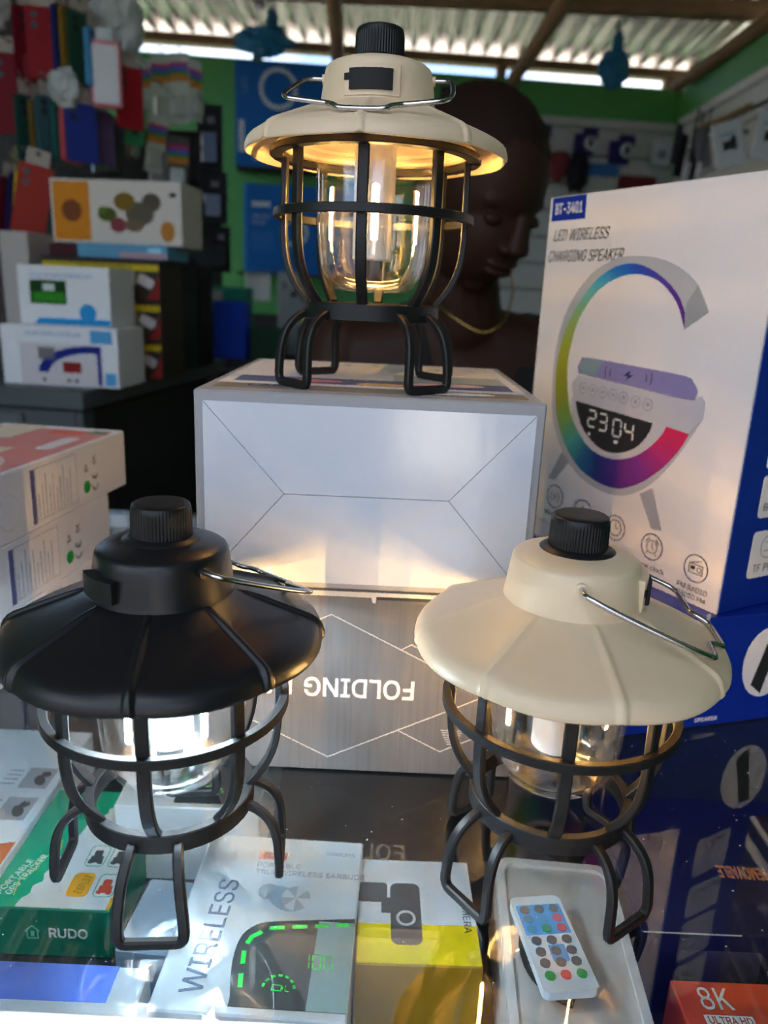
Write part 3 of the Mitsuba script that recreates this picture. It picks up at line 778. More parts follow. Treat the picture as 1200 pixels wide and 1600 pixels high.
# stack of three pink and white cartons at the left
PU = np.array([0.12016, 0.99275, 0])
PA = np.array([-0.2222, 0.4285, 0])
PINK = solid((206, 128, 122), .35)
PALE = mat('pale_carton', srgb(226, 220, 222), 0.32)
for k in range(3):
    sh_ = (0.0, 0.030, 0.052)[2 - k]
    L = 0.235
    end = PA + PU * (0.1565 - sh_)
    M = frame(np.array([end[0], end[1], 0.0004 + 0.0428 * k]) - PU * L + np.array([-PU[1], PU[0], 0]) * 0.0, PU)
    # local x along PU (away), the printed face is towards +x world: turn the frame so that the face is the carton's front
    c = Carton('carton', ['lowest white carton of the left stack, beside the black hat', 'middle white carton of the left stack, half hidden below the pink topped one', 'pink topped carton, highest of the left stack'][k], L, 0.098, 0.0424, M, PALE)
    f0 = 0.1565 - sh_ - L                      # face coordinate of the carton's near end
    q = lambda v: v - f0 - (0 if k == 2 else .0285)
    c.put('front', 'spec_bar', sbox(q(.0290), .0035, q(.0335), .0385), solid((86, 86, 128), .4), 0)
    for j in range(10):
        xx = q(.0370 + .0042 * j)
        c.put('front', 'spec_line', line([(xx, .006), (xx, .006 + .028 * (0.55 + .45 * ((j * 7) % 5) / 4))], .0009), INKG, 0)
    c.put('front', 'spec_frame', line([(q(.0345), .005), (q(.0345), .0385), (q(.0830), .0385), (q(.0830), .005), (q(.0345), .005)], .0004), INKG, 0)
    c.put('front', 'green_dot', Point(q(.0965), .0122).buffer(.0046, 12), solid((40, 140, 50), .4), 0)
    c.put('front', 'recycling_mark', line([(q(.0940), .0235), (q(.0990), .0235), (q(.0965), .0280), (q(.0940), .0235)], .0007), INK, 0)
    for yy, bar in ((.0115, False), (.0195, True)):
        pts = [(q(.1085) + .0038 * math.sin(v), yy + .0036 * math.cos(v)) for v in np.linspace(math.pi * .5, math.pi * 1.5, 12)]
        pts = [(q(.1080) + .0034 * math.cos(v), yy - .0036 * math.sin(v) * -1) for v in np.linspace(-2.0 - math.pi / 2 + 1.0, -math.pi / 2 + 1.0 + .0, 2)] and pts
        arc = [(q(.1080) + .0036 * math.cos(v), yy + .0036 * math.sin(v)) for v in np.linspace(-math.pi, 0, 14)]
        gshape = [line(arc, .0011)]
        if bar:
            gshape.append(line([(q(.1080), yy - .0036), (q(.1080), yy - .0006)], .0010))
        c.put('front', 'ce_mark', unary_union(gshape), INK, 0)
    c.put('front', 'bin_mark', unary_union([line([(q(.1060), .0275), (q(.1110), .0325)], .0006), line([(q(.1060), .0325), (q(.1110), .0275)], .0006), sbox(q(.1065), .0262, q(.1105), .0272)]), INK, 0)
    c.put('front', 'round_seal', ringshape(q(.0050), .0180, .0110, .0003), solid((206, 196, 190), .4), 0)
    if k == 2:
        c.put('top', 'pink_sheet', sbox(.001, .003, L - .012, .097), PINK, 0)
        c.put('top', 'cream_sheet', sbox(L - .055, .060, L - .004, .090), solid((214, 200, 176), .35), 1)
        c.put('top', 'cream_sheet', sbox(.10, .036, .150, .062), solid((214, 196, 170), .35), 1)
        c.put('top', 'pink_patch', affinity.scale(Point(.128, .048).buffer(.007), 1.3, .8), PINK, 2)
        c.put('top', 'white_pill', rrect(L - .085, .012, L - .040, .024, .0058), solid((216, 206, 210), .35), 1)
        c.put('top', 'printed_ring', ringshape(.090, .052, .040, .005), solid((214, 186, 172), .35), 1)
        c.put('top', 'printed_disc', Point(.090, .052).buffer(.027, 20), solid((150, 104, 98), .35), 1)
        c.put('top', 'red_stroke', sbox(L - .030, .020, L - .016, .046), solid((214, 96, 80), .35), 2)
        c.put('top', 'green_stroke', sbox(L - .022, .006, L - .010, .018), solid((104, 116, 84), .35), 2)
    for_k = k

# ================================================================== GOODS UNDER THE GLASS
SZ = SHELF + .0003
# tracker carton
GRN, GRND = solid((22, 150, 110), .35), solid((10, 104, 78), .35)
r = Carton('carton', 'green and white tracker carton with an orange label under the glass at the left', 0.0655, 0.0955, 0.0302, move(-0.1957, 0.3178, SZ), GRND)
WHR = solid((222, 222, 218), .35)
r.put('top', 'green_sheet', sbox(.0004, .0004, .0651, .0951), GRN, 0)
cl = [(.0168, .0006), (.0178, .0060), (.0205, .0095), (.0200, .0150), (.0235, .0185), (.0222, .0240), (.0248, .0300), (.0240, .0345), (.0262, .0390), (.0272, .0450), (.0262, .0500), (.0290, .0560), (.0300, .0640), (.0330, .0700), (.0380, .0740), (.0400, .0800), (.0650, .0820), (.0650, .0006)]
r.put('top', 'white_sheet', Polygon(smooth_path(cl[:-1], 4).tolist() + [cl[-1]]).buffer(0), WHR, 1)
r.put('top', 'yellow_route', line([(.013, .008), (.011, .018), (.017, .028), (.015, .034), (.023, .042), (.021, .050)], .0005), solid((210, 190, 60), .4), 1)
r.put('top', 'orange_label', rrect(.0385, .0085, .0500, .0255, .0030), solid((226, 160, 40), .4), 2)
r.text('top', 'ESP/32', (.0465, .0105), .0042, solid((150, 100, 24), .4), 80, layer=3, fit=.0125)
for x, y in ((.0400, .0305), (.0525, .0305), (.0525, .0090), (.0525, .0500)):
    gs = rrect(x, y, x + .0108, y + .0165, .0030)
    r.put('top', 'icon_frame', gs.difference(gs.buffer(-.0005)), solid((60, 150, 130), .4), 2)
    m = unary_union([rrect(x + .002, y + .003, x + .009, y + .008, .001), rrect(x + .003, y + .007, x + .0075, y + .0125, .001), Point(x + .003, y + .0035).buffer(.0016, 4), Point(x + .008, y + .0035).buffer(.0016, 4)])
    r.put('top', 'vehicle_icon', m, solid((60, 62, 64) if y != .0090 else (170, 60, 44), .45), 2)
r.put('top', 'orange_edge', rrect(.0630, .0006, .0650, .0090, .0008), solid((226, 160, 40), .4), 2)
r.text('top', 'PORTABLE', (.0060, .0080), .0036, WHR, 76, fit=.026, layer=2)
r.text('top', 'GPS TRACKER', (.0110, .0080), .0036, WHR, 76, fit=.030, layer=2)
r.put('top', 'phone_badge', unary_union([ringshape(.0030, .0045, .0032, .0006), line([(.0015, .006), (.003, .003), (.0045, .0035)], .0008)]), WHR, 2)
r.text('top', 'RUDO', (.0180, .0620), .0050, solid((90, 190, 160), .4), 76, bold=True, fit=.020, layer=2)
r.text('front', 'RUDO', (.0330, .0128), .0055, WHR, bold=True, fit=.0205)
r.put('front', 'house_mark', unary_union([line([(.0215, .0160), (.0252, .0195), (.0289, .0160)], .0007), line([(.0225, .0165), (.0225, .0118), (.0279, .0118), (.0279, .0165)], .0007), sbox(.0243, .0130, .0261, .0160)]), solid((110, 180, 150), .4), 1)
# blue topped carton at the front
bl = Carton('carton', 'white carton with a plain blue panel on top, nearest the counter front at the left', 0.090, 0.0245, 0.050, move(-0.1835, 0.2430, SZ), solid((214, 218, 222), .35))
bl.put('top', 'blue_panel', Polygon([(.002, .0060), (.0772, .0062), (.0772, .0242), (.002, .0242)]), solid((92, 116, 196), .4), 0)
# instruction carton at far left
ins = Carton('carton', 'white carton with small grey pictures and an orange corner under the glass at far left', 0.085, 0.135, 0.031, move(-0.2840, 0.3420, SZ), WHITEM)
for y in (.040, .070):
    ins.put('top', 'picture', rrect(.062, y, .080, y + .021, .001), solid((176, 172, 172), .4), 0)
    ins.put('top', 'hand_picture', unary_union([affinity.rotate(affinity.scale(Point(.073, y + .008).buffer(.004), .8, 1.4), 30), Point(.0745, y + .0145).buffer(.003)]), solid((86, 78, 74), .45), 1)
    for j in range(4):
        ins.put('top', 'small_print', line([(.050, y + .004 + .0045 * j), (.059, y + .004 + .0045 * j)], .0009), INKG, 0)
ins.put('top', 'orange_corner', Polygon([(.045, .000), (.0845, .000), (.0845, .022), (.070, .018), (.058, .008)]), solid((206, 110, 60), .45), 1)

GREEN7 = solid((46, 190, 70), .4)
PANELD = mat('printed_black', (0.030, 0.034, 0.034), 0.3)


def earbud_carton(label, x, y, turn):
    M = move(x, y, SZ) @ rotz(turn)
    c = Carton('carton', label, 0.0830, 0.1080, 0.0500, M, solid((208, 214, 218), .3), group=None)
    c.text('top', 'WIRELESS', (.0205, .0085), .0098, solid((84, 92, 108), .4), 88, fit=.066, bold=False)
    c.put('top', 'red_tag', rrect(.0290, .0905, .0440, .0960, .0004), solid((196, 110, 88), .4), 1)
    c.text('top', 'YD05', (.0300, .0914), .0038, solid((90, 96, 110), .4), layer=2)
    c.text('top', 'PORTABLE', (.0290, .0850), .0032, INKG)
    c.text('top', 'TRUE WIRELESS EARBUDS', (.0290, .0800), .0032, INKG)
    c.text('top', 'WIRELESS', (.0640, .0960), .0022, INKG)
    bud = unary_union([Point(.0385, .0685).buffer(.0050), affinity.rotate(affinity.scale(Point(.0470, .0645).buffer(.0080), 1.3, .8), -35)])
    c.put('top', 'printed_earbud', bud, solid((126, 134, 140), .35), 1)
    for j in range(8):
        c.put('top', 'earbud_facet', Polygon([(.0525, .0650), (.0525 + .0072 * math.cos(j * .785), .0650 + .0078 * math.sin(j * .785)), (.0525 + .0072 * math.cos(j * .785 + .4), .0650 + .0078 * math.sin(j * .785 + .4)), (.0525 + .0072 * math.cos(j * .785 + .785), .0650 + .0078 * math.sin(j * .785 + .785))]), solid((206, 210, 212) if j % 2 else (164, 170, 174), .3), 2)
    pan = Polygon(smooth_path([(.0330, .0080), (.0300, .0260), (.0310, .0400), (.0370, .0475), (.0450, .0500)], 5).tolist() + [(.0826, .0545), (.0826, .0040), (.0330, .0040)])
    c.put('top', 'black_panel', pan, PANELD, 1)
    c.put('top', 'pale_strip', sbox(.0655, .0040, .0826, .0515), solid((112, 132, 130), .35), 2)
    for P in ([(.0345, .0360), (.0360, .0400), (.0400, .0432)], [(.0430, .0455), (.0500, .0464)], [(.0535, .0470), (.0605, .0479)], [(.0640, .0484), (.0705, .0492)], [(.0740, .0497), (.0800, .0504)], [(.0340, .0320), (.0348, .0250)], [(.0352, .0200), (.0362, .0130)]):
        c.put('top', 'green_dash', line(P, .0022), GREEN7, 3)
    for j in range(7):
        v = math.pi * (j + .5) / 7
        v0, v1 = v - .14, v + .14
        c.put('top', 'gauge_dash', line([(.0525 + .0068 * math.cos(u_), .0135 + .0068 * math.sin(u_)) for u_ in (v0, v, v1)], .0011), GREEN7, 3)
    c.put('top', 'battery_icon', unary_union([sbox(.0495, .0125, .0540, .0155).difference(sbox(.0499, .0129, .0536, .0151)), sbox(.0540, .0133, .0546, .0147), seg7('L', .0556, .0126, .0020, .0030, .0004)]), GREEN7, 3)
    for j, dg in enumerate('100'):
        c.put('top', 'green_digit', seg7(dg, .0605 + .0052 * j, .0245, .0036, .0078, .0007, -.08), GREEN7, 3)
    return c


earbud_carton('pale earbud carton lettered WIRELESS with green dashes, at the front under the glass', -0.0890, 0.2470, -1.5)
earbud_carton('second pale earbud carton seen through the black lantern cage', -0.1470, 0.3745, 1.0)
pb = Carton('carton', 'small frosted pale blue box under the glass beneath the front foot of the black lantern', 0.0260, 0.0480, 0.0260, move(-0.1215, 0.2990, SZ) @ rotz(-4), solid((176, 196, 214), .25))
pb.put('top', 'lid', rrect(.0015, .0015, .0245, .0465, .002), solid((188, 206, 222), .2), 0, t=.0008)
wrap = trimesh.creation.icosphere(4, 1.0)
wrap.vertices = wrap.vertices * (1 + .5 * (meshkit.fbm(wrap.vertices * 2.5 + 3, 4, 8) - .5) - .35 * np.abs(meshkit.fbm(wrap.vertices * 6, 3, 2) - .5))[:, None] * np.array([.0100, .024, .0165])
single('plastic_wrap', wrap, mat('clear_wrap', srgb(150, 160, 164), 0.15, clearcoat=.8), 'crumpled clear plastic wrap between the blue panel carton and the WIRELESS carton', 'plastic wrap', 50, M=move(-0.0885, 0.2700, SZ + .0145))
# camera carton
cam = Carton('carton', 'white and yellow camera carton under the glass between the two front lanterns', 0.0585, 0.0670, 0.0450, move(-0.0040, 0.2790, SZ) @ rotz(1), solid((168, 122, 20), .4))
cam.put('top', 'white_sheet', sbox(.0005, .0235, .0580, .0665), solid((214, 216, 220), .35), 0)
cam.put('top', 'yellow_sheet', sbox(.0005, .0005, .0580, .0235), solid((230, 200, 20), .35), 0)
cam.put('top', 'camera_picture', unary_union([rrect(.000, .037, .0150, .0500, .002), rrect(.0165, .0110, .0315, .0500, .004), sbox(.012, .030, .019, .040)]), solid((70, 72, 74), .4), 1)
cam.put('top', 'lens_picture', ringshape(.0240, .0270, .0048, .0014), solid((190, 190, 190), .35), 2)
cam.text('top', 'CAMERA', (.0520, .0430), .0036, INK, -90, layer=1, fit=.024)
# clear blister tray with the remote control
tray = thing('plastic_tray', 'frosted plastic tray holding the remote control under the glass', 'tray', M=move(0.0600, 0.2350, SZ) @ rotz(-4))
part(tray, 'tray_body', rbox(0.0600, 0.1100, 0.0500, 0.004), solid((188, 182, 176), .35))
part(tray, 'tray_rim', extr(rrect(0, 0, .060, .110, .008).difference(rrect(.004, .004, .056, .106, .006)), .003).apply_translation((0, 0, .0488)), solid((206, 202, 198), .3))
loop = smooth_path([(.024, .075, .0525), (.014, .066, .0525), (.0095, .052, .0525), (.012, .038, .0525), (.020, .028, .0525), (.028, .024, .0525)], 5)
single('cable_loop', tube(loop, .0024, 10), BLACKM, 'black cable loop curling out beside the remote control', 'cable', 40, M=place[tray])
rc = thing('remote_control', 'slim white remote control with a blue pad and round buttons under the glass', 'remote control', M=frame((0.0760, 0.2545, SZ + .0552), (.0250, .0035, 0)))
RW, RL = .0246, .0530
part(rc, 'casing', extr(rrect(0, 0, RW, RL, .0030), .0042), solid((224, 226, 228), .3))
part(rc, 'blue_pad', extr(rrect(.0016, .0300, RW - .0016, RL - .0055, .0008), .0003).apply_translation((0, 0, .0041)), solid((84, 160, 216), .35))
part(rc, 'blue_pad', extr(rrect(.0095, .0150, RW - .0075, .0240, .0008), .0003).apply_translation((0, 0, .0041)), solid((84, 150, 206), .35))
BC = [[(96, 100, 108)] * 3, [(70, 140, 180), (84, 150, 190), (200, 90, 110)], [(84, 150, 190), (50, 150, 110), (200, 70, 90)], [(92, 92, 96)] * 3, [(92, 92, 96)] * 3, [(92, 92, 96)] * 3, [(60, 160, 84), (214, 80, 84), (60, 150, 84)]]
BY = [.0445, .0390, .0330, .0265, .0205, .0145, .0080]
for row, yy in zip(BC, BY):
    for j, cgb in enumerate(row):
        mm = extr(Point(.0052 + .0071 * j, yy).buffer(.0023, 8), .0008)
        mm.apply_translation((0, 0, .0040))
        part(rc, 'button', mm, solid(cgb, .35))
# navy carton and orange carton at the right
nv = Carton('carton', 'dark navy carton with upside down orange lettering under the glass at the right', 0.150, 0.105, 0.050, move(0.1320, 0.3000, SZ), mat('night_navy', srgb(26, 24, 58), 0.3))
nv.text('top', 'REMOVABLE', (.0800, .0460), .0085, solid((206, 130, 84), .4), 178, bold=True, fit=.026)
nv.text('top', 'GO', (.0910, .0465), .0085, solid((70, 150, 90), .4), 178, bold=True, fit=.009)
nv.put('front', 'worn_edge', line([(.001, .0498), (.048, .0498)], .0006), solid((190, 186, 180), .6), 0, t=.0003)
nv.put('front', 'pale_panel', rrect(.020, .006, .060, .040, .002), solid((70, 60, 84), .4), 0)
o8 = Carton('carton', 'orange carton lettered 8K ULTRA HD at the front right under the glass', 0.075, 0.060, 0.040, move(0.1410, 0.2230, SZ), solid((206, 76, 44), .35))
o8.text('top', '8K', (.0090, .0450), .0110, WHR, fit=.0150)
o8.put('top', 'white_label', Polygon([(.0085, .0370), (.0300, .0370), (.0300, .0420), (.0085, .0420)]), WHR, 1)
o8.text('top', 'ULTRA HD', (.0096, .0378), .0034, solid((190, 76, 50), .4), bold=True, fit=.0195, layer=2)
o8.put('top', 'pale_sticker', sbox(.040, .0455, .0485, .0490), WHR, 1)

#BACKGROUND
# ================================================================== BACKGROUND, LEFT: desk with boxes
desk = thing('metal_desk', 'grey metal desk at the left carrying the stacks of boxed goods', 'desk', M=move(-0.44, 1.10, 0.0) @ rotz(-7))
part(desk, 'desk_top', rbox(0.70, 0.62, 0.028, 0.002, (-0.70, 0, 0.058)), DESKM)
part(desk, 'apron', rbox(0.66, 0.012, 0.085, 0.002, (-0.68, 0.012, -0.030)), DESKM)
part(desk, 'drawer', rbox(0.50, 0.010, 0.070, 0.003, (-0.60, 0.004, -0.022)), solid((96, 100, 104), .55))
for x in (-0.68, -0.045):
    for y in (0.015, 0.57):
        part(desk, 'leg', rbox(0.035, 0.035, 1.005, 0.002, (x, y, FLOOR)), DESKM)
part(desk, 'side_panel', rbox(0.012, 0.56, 1.00, 0.002, (-0.035, 0.03, FLOOR)), BLACKB)  # this and the back panel: black sheets added for the darkness below the desk
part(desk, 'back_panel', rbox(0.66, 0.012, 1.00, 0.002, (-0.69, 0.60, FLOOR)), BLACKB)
part(desk, 'under_shelf', rbox(0.66, 0.56, 0.02, 0.002, (-0.69, 0.03, -0.50)), DESKM)
DZ = 0.0862


def goods(label, x, y, z, w_, d_, h_, rgb, yaw=0, name='carton', rough=.55, group=None):
    """x: centre of the front face, y: the front face, z: the bottom."""
    return Carton(name, label, w_, d_, h_, move(x, y, z) @ rotz(yaw) @ move(-w_ / 2, 0, 0), solid(rgb, rough), group=group)


c = goods('lower white solar controller box with a dark blue arc and red display picture', -0.490, 1.150, DZ, 0.178, 0.10, 0.0870, (216, 216, 220), -4)
c.text('front', 'SOLAR CHARGE CONTROLLER', (.038, .0725), .0062, solid((70, 130, 180), .55), fit=.085)
c.put('front', 'device_picture', rrect(.028, .002, .155, .062, .002), solid((196, 190, 192), .55), 0)
arc = [(.055 + .0, .020)] + [(.055 + .082 * (1 - math.cos(v)), .020 + .040 * math.sin(v)) for v in np.linspace(.1, math.pi / 2, 10)] + [(.152, .060), (.152, .003), (.146, .003), (.146, .048)] + [(.070 + .070 * (1 - math.cos(v)), .016 + .034 * math.sin(v)) for v in np.linspace(math.pi / 2, .1, 10)]
c.put('front', 'blue_arc', Polygon(arc).buffer(0), solid((20, 34, 120), .55), 1)
c.put('front', 'grey_screen', sbox(.056, .038, .082, .056), solid((110, 106, 108), .55), 1)
c.put('front', 'red_display', sbox(.093, .020, .121, .036), solid((130, 30, 34), .55), 1)
for x in (.063, .101, .113):
    c.put('front', 'printed_knob', Point(x, .0085).buffer(.003), INK, 1)
c.put('front', 'blue_label', sbox(.137, .064, .170, .083), solid((80, 150, 200), .55), 0)
c.put('front', 'blue_label', sbox(.157, .003, .174, .022), solid((80, 150, 200), .55), 0)
c = goods('upper white solar controller box with a green circuit picture', -0.488, 1.175, DZ + .0874, 0.140, 0.09, 0.0850, (216, 216, 218), -4)
c.text('front', 'SOLAR CHARGE CONTROLLER', (.018, .0680), .0058, solid((70, 130, 190), .55), fit=.096)
c.put('front', 'green_picture', sbox(.018, .030, .074, .064), solid((20, 60, 20), .55), 0)
c.put('front', 'green_board', sbox(.022, .033, .071, .047), solid((44, 130, 30), .55), 1)
c.put('front', 'screen_picture', sbox(.038, .049, .056, .059), solid((190, 200, 196), .55), 1)
c.put('front', 'blue_seal', Point(.105, .019).buffer(.0130), solid((40, 140, 200), .55), 1)
c.put('front', 'blue_wave', Polygon([(.022, .001), (.139, .001), (.139, .010), (.030, .010)]), solid((30, 140, 200), .55), 0)
for k, lab in enumerate(('lowest gold and black box behind the white controller boxes', 'middle gold and black box of the stack behind the controller boxes', 'highest gold and black box with a yellow band and a red corner')):
    c = goods(lab, -0.478, 1.300, DZ + .0634 * k, 0.195, 0.12, 0.0630, (60, 52, 46), -3)
    c.put('front', 'yellow_band', sbox(.001, .045, .194, .055), solid((206, 180, 30), .55), 0)
    c.text('front', 'GOLDEN SERIES', (.060, .0470), .0055, solid((90, 76, 20), .55), fit=.09)
    c.put('front', 'pale_sheet', sbox(.090, .022, .155, .043), solid((190, 186, 176), .55), 0)
    c.put('front', 'gold_patch', sbox(.095, .004, .150, .020), solid((170, 124, 30), .55), 0)
    c.put('front', 'brown_picture', affinity.rotate(affinity.scale(Point(.142, .033).buffer(.010), 1.0, .85), 20), solid((96, 62, 24), .55), 1)
    c.put('front', 'white_picture', affinity.rotate(rrect(.158, .021, .186, .037, .004), -25), solid((206, 200, 196), .55), 1)
    c.put('front', 'red_corner', Polygon([(.172, .001), (.194, .001), (.194, .043), (.188, .020)]), solid((150, 44, 40), .55), 0)
    if k == 2:
        c.put('front', 'red_label', sbox(.004, .036, .090, .044), solid((190, 40, 40), .55), 1)
c = goods('flat light blue and pink box under the picture box', -0.446, 1.315, DZ + .1906, 0.150, 0.11, 0.0220, (96, 156, 190), -3)
c.put('front', 'pink_end', sbox(.070, .001, .149, .010), solid((180, 150, 160), .55), 0)
c.put('front', 'bright_spot', sbox(.118, .010, .140, .018), solid((150, 210, 236), .3), 1)
c = goods('long white and orange box with fruit pictures on top of the gold stack', -0.458, 1.330, DZ + .2130, 0.220, 0.10, 0.0985, (206, 198, 188), -5)
c.put('front', 'orange_panel', sbox(.004, .004, .066, .0945), solid((206, 128, 34), .55), 0)
c.put('front', 'brown_disc', Point(.035, .050).buffer(.017), solid((120, 66, 36), .55), 1)
for x, y, rx, ry, rgb in ((.095, .046, .016, .011, (70, 84, 30)), (.125, .066, .018, .014, (120, 96, 30)), (.113, .030, .014, .012, (130, 60, 70)), (.150, .048, .024, .018, (92, 84, 70)), (.170, .066, .016, .014, (84, 76, 66)), (.196, .022, .012, .016, (180, 120, 50)), (.206, .078, .006, .004, (70, 40, 40)), (.088, .052, .008, .006, (96, 120, 40)), (.140, .030, .016, .010, (110, 90, 70))):
    c.put('front', 'fruit_picture', affinity.scale(Point(x, y).buffer(.01), rx / .01, ry / .01), solid(rgb, .55), 1)
goods('maroon flat box beside the light blue one on the gold stack', -0.545, 1.320, DZ + .1906, 0.045, 0.10, 0.0200, (70, 34, 40), -3)
goods('tall pale narrow carton left of the gold stack', -0.616, 1.300, DZ, 0.046, 0.10, 0.2250, (176, 168, 164), -3)
goods('big pale grey carton at the far left end of the desk', -0.716, 1.290, DZ, 0.110, 0.16, 0.2150, (150, 142, 142), -3)
c = goods('narrow dark green carton at the right end of the desk', -0.404, 1.420, DZ, 0.042, 0.10, 0.1450, (26, 40, 36), -5)
c.put('front', 'green_edge', sbox(.036, .002, .040, .143), solid((60, 110, 90), .55), 0)
c.put('front', 'pale_mark', sbox(.008, .010, .015, .018), solid((170, 170, 170), .55), 0)
c = goods('black carton with a pink cap picture, on the dark green carton', -0.404, 1.430, DZ + .1454, 0.046, 0.09, 0.0560, (34, 32, 44), -5)
c.put('front', 'pink_picture', unary_union([Point(.016, .034).buffer(.008), Point(.022, .044).buffer(.006)]), solid((170, 120, 160), .55), 0)
goods('tall black carton standing behind the dark green one', -0.396, 1.530, DZ, 0.046, 0.08, 0.1900, (16, 16, 18), -5)

# low dark shelf behind, with small goods
shf = thing('goods_shelf', 'dark low shelf in the shadow behind the desk', 'shelf')
part(shf, 'shelf_board', rbox(0.455, 0.50, 0.02, 0.002, (-0.455, 1.80, 0.060)), BLACKB)
for x in (-0.445, -0.035):
    for y in (1.82, 2.25):
        part(shf, 'leg', rbox(0.03, 0.03, 1.01, 0.002, (x, y, FLOOR)), BLACKB)
part(shf, 'skirt', rbox(0.44, 0.012, 1.00, 0.002, (-0.447, 1.806, FLOOR)), BLACKB)  # black sheet standing in for the dark space below the shelf
GZ = 0.0804
goods('thin white upright carton on the dark shelf', -0.440, 1.815, GZ, 0.022, 0.08, 0.150, (196, 190, 188), -18)
c = goods('teal carton on the dark shelf', -0.392, 1.900, GZ, 0.080, 0.06, 0.160, (40, 130, 112), -6)
c.put('front', 'pale_print', sbox(.046, .098, .070, .108), solid((180, 210, 200), .55), 0)
goods('bright blue carton in front of the teal one', -0.376, 1.815, GZ, 0.074, 0.05, 0.128, (30, 70, 190), -4)
goods('dark green crate box right of the blue carton', -0.290, 1.830, GZ, 0.080, 0.08, 0.070, (30, 66, 46), 4)
goods('bottle green carton at the right end of the dark shelf', -0.190, 1.900, GZ, 0.075, 0.08, 0.075, (34, 80, 54), 0)
c = goods('small grey boxed pack standing on the bottle green carton', -0.240, 2.000, GZ, 0.060, 0.05, 0.185, (150, 156, 156), 6)
c.put('front', 'dark_picture', unary_union([Point(.020, .150).buffer(.009), Point(.043, .140).buffer(.008)]), solid((60, 64, 64), .55), 0)
single('dark_board', rbox(.86, .02, 1.10, .002, (-.95, -.115, FLOOR)).apply_transform(RB), BLACKB, 'black backing added to darken the area below the blue ring light cartons', 'board')  # added sheet that keeps the green wall dark behind the shelf goods
# yellow goods right behind the white carton
tb = thing('side_table', 'small dark table behind the counter under the yellow carton', 'table')
part(tb, 'skirt', rbox(0.15, 0.01, 1.02, 0.002, (-0.17, 1.442, FLOOR)), BLACKB)
part(tb, 'table_top', rbox(0.16, 0.26, 0.02, 0.002, (-0.175, 1.44, 0.092)), BLACKB)
for x in (-0.170, -0.045):
    for y in (1.45, 1.66):
        part(tb, 'leg', rbox(0.025, 0.025, 1.042, 0.002, (x, y, FLOOR)), BLACKB)
c = goods('olive yellow carton beside the person behind the white carton', -0.096, 1.450, .1124, 0.140, 0.12, 0.080, (176, 172, 24), 0)
goods('small white box standing on the olive yellow carton', -0.046, 1.480, .1928, 0.038, 0.04, 0.026, (200, 200, 196), 5)

# ------------------------------------------------------------------ hanging packs at the left
rack = thing('pack_rack', 'black peg board rack crowded with hanging phone packs', 'rack')
part(rack, 'board', rbox(0.75, 0.015, 0.50, 0.002, (-1.22, 2.14, 0.12)), BLACKB)
part(rack, 'board', rbox(0.46, 0.015, 0.36, 0.002, (-1.22, 2.14, 0.62)), BLACKB)
for x in (-1.19, -0.50):
    part(rack, 'upright', rbox(0.03, 0.03, 1.57 if x > -1 else 1.93, 0.002, (x, 2.16, FLOOR)), BLACKB)


def hook(x, z, y0, y1):
    part(rack, 'hook', tube([(x, y1, z), (x, (y0 + y1) / 2, z), (x, y0, z), (x, y0 - .006, z + .012)], .0018, 6), CHROME, True)


SLEEVE = 'm_clear_sleeve'
scene[SLEEVE] = {'type': 'thindielectric', 'int_ior': 1.45}


def phone_pack(label, x, y, z, w_, h_, rgb, yaw, tilt=0, group='phone cases hanging on the rack'):
    """A phone case in a clear sleeve under a card with a hang hole; x, y, z its middle."""
    M = move(x, y, z) @ rotz(yaw) @ roty(tilt)
    t = thing('phone_case_pack', label, 'phone case', group, M)
    g_ = rrect(-w_ / 2, -h_ / 2, w_ / 2, h_ / 2 - .012, .008)
    m = extr(g_, .009)
    m.apply_transform(rotx(90))
    m.apply_translation((0, .0045, 0))
    part(t, 'case', m, solid(rgb, .55))
    hd = rrect(-w_ * .34, h_ / 2 - .018, w_ * .34, h_ / 2 + .016, .004).difference(Point(0, h_ / 2 + .008).buffer(.004, 6))
    m = extr(hd, .0012)
    m.apply_transform(rotx(90))
    m.apply_translation((0, .0006, 0))
    part(t, 'hang_card', m, solid((170, 160, 150), .55))
    cam_ = unary_union([Point(-w_ * .25, h_ * .30).buffer(.006, 8), Point(-w_ * .25, h_ * .17).buffer(.006, 8)])
    m = extr(cam_, .0012)
    m.apply_transform(rotx(90))
    m.apply_translation((0, -.0036, 0))
    part(t, 'lens_hole', m, INK)
    return t


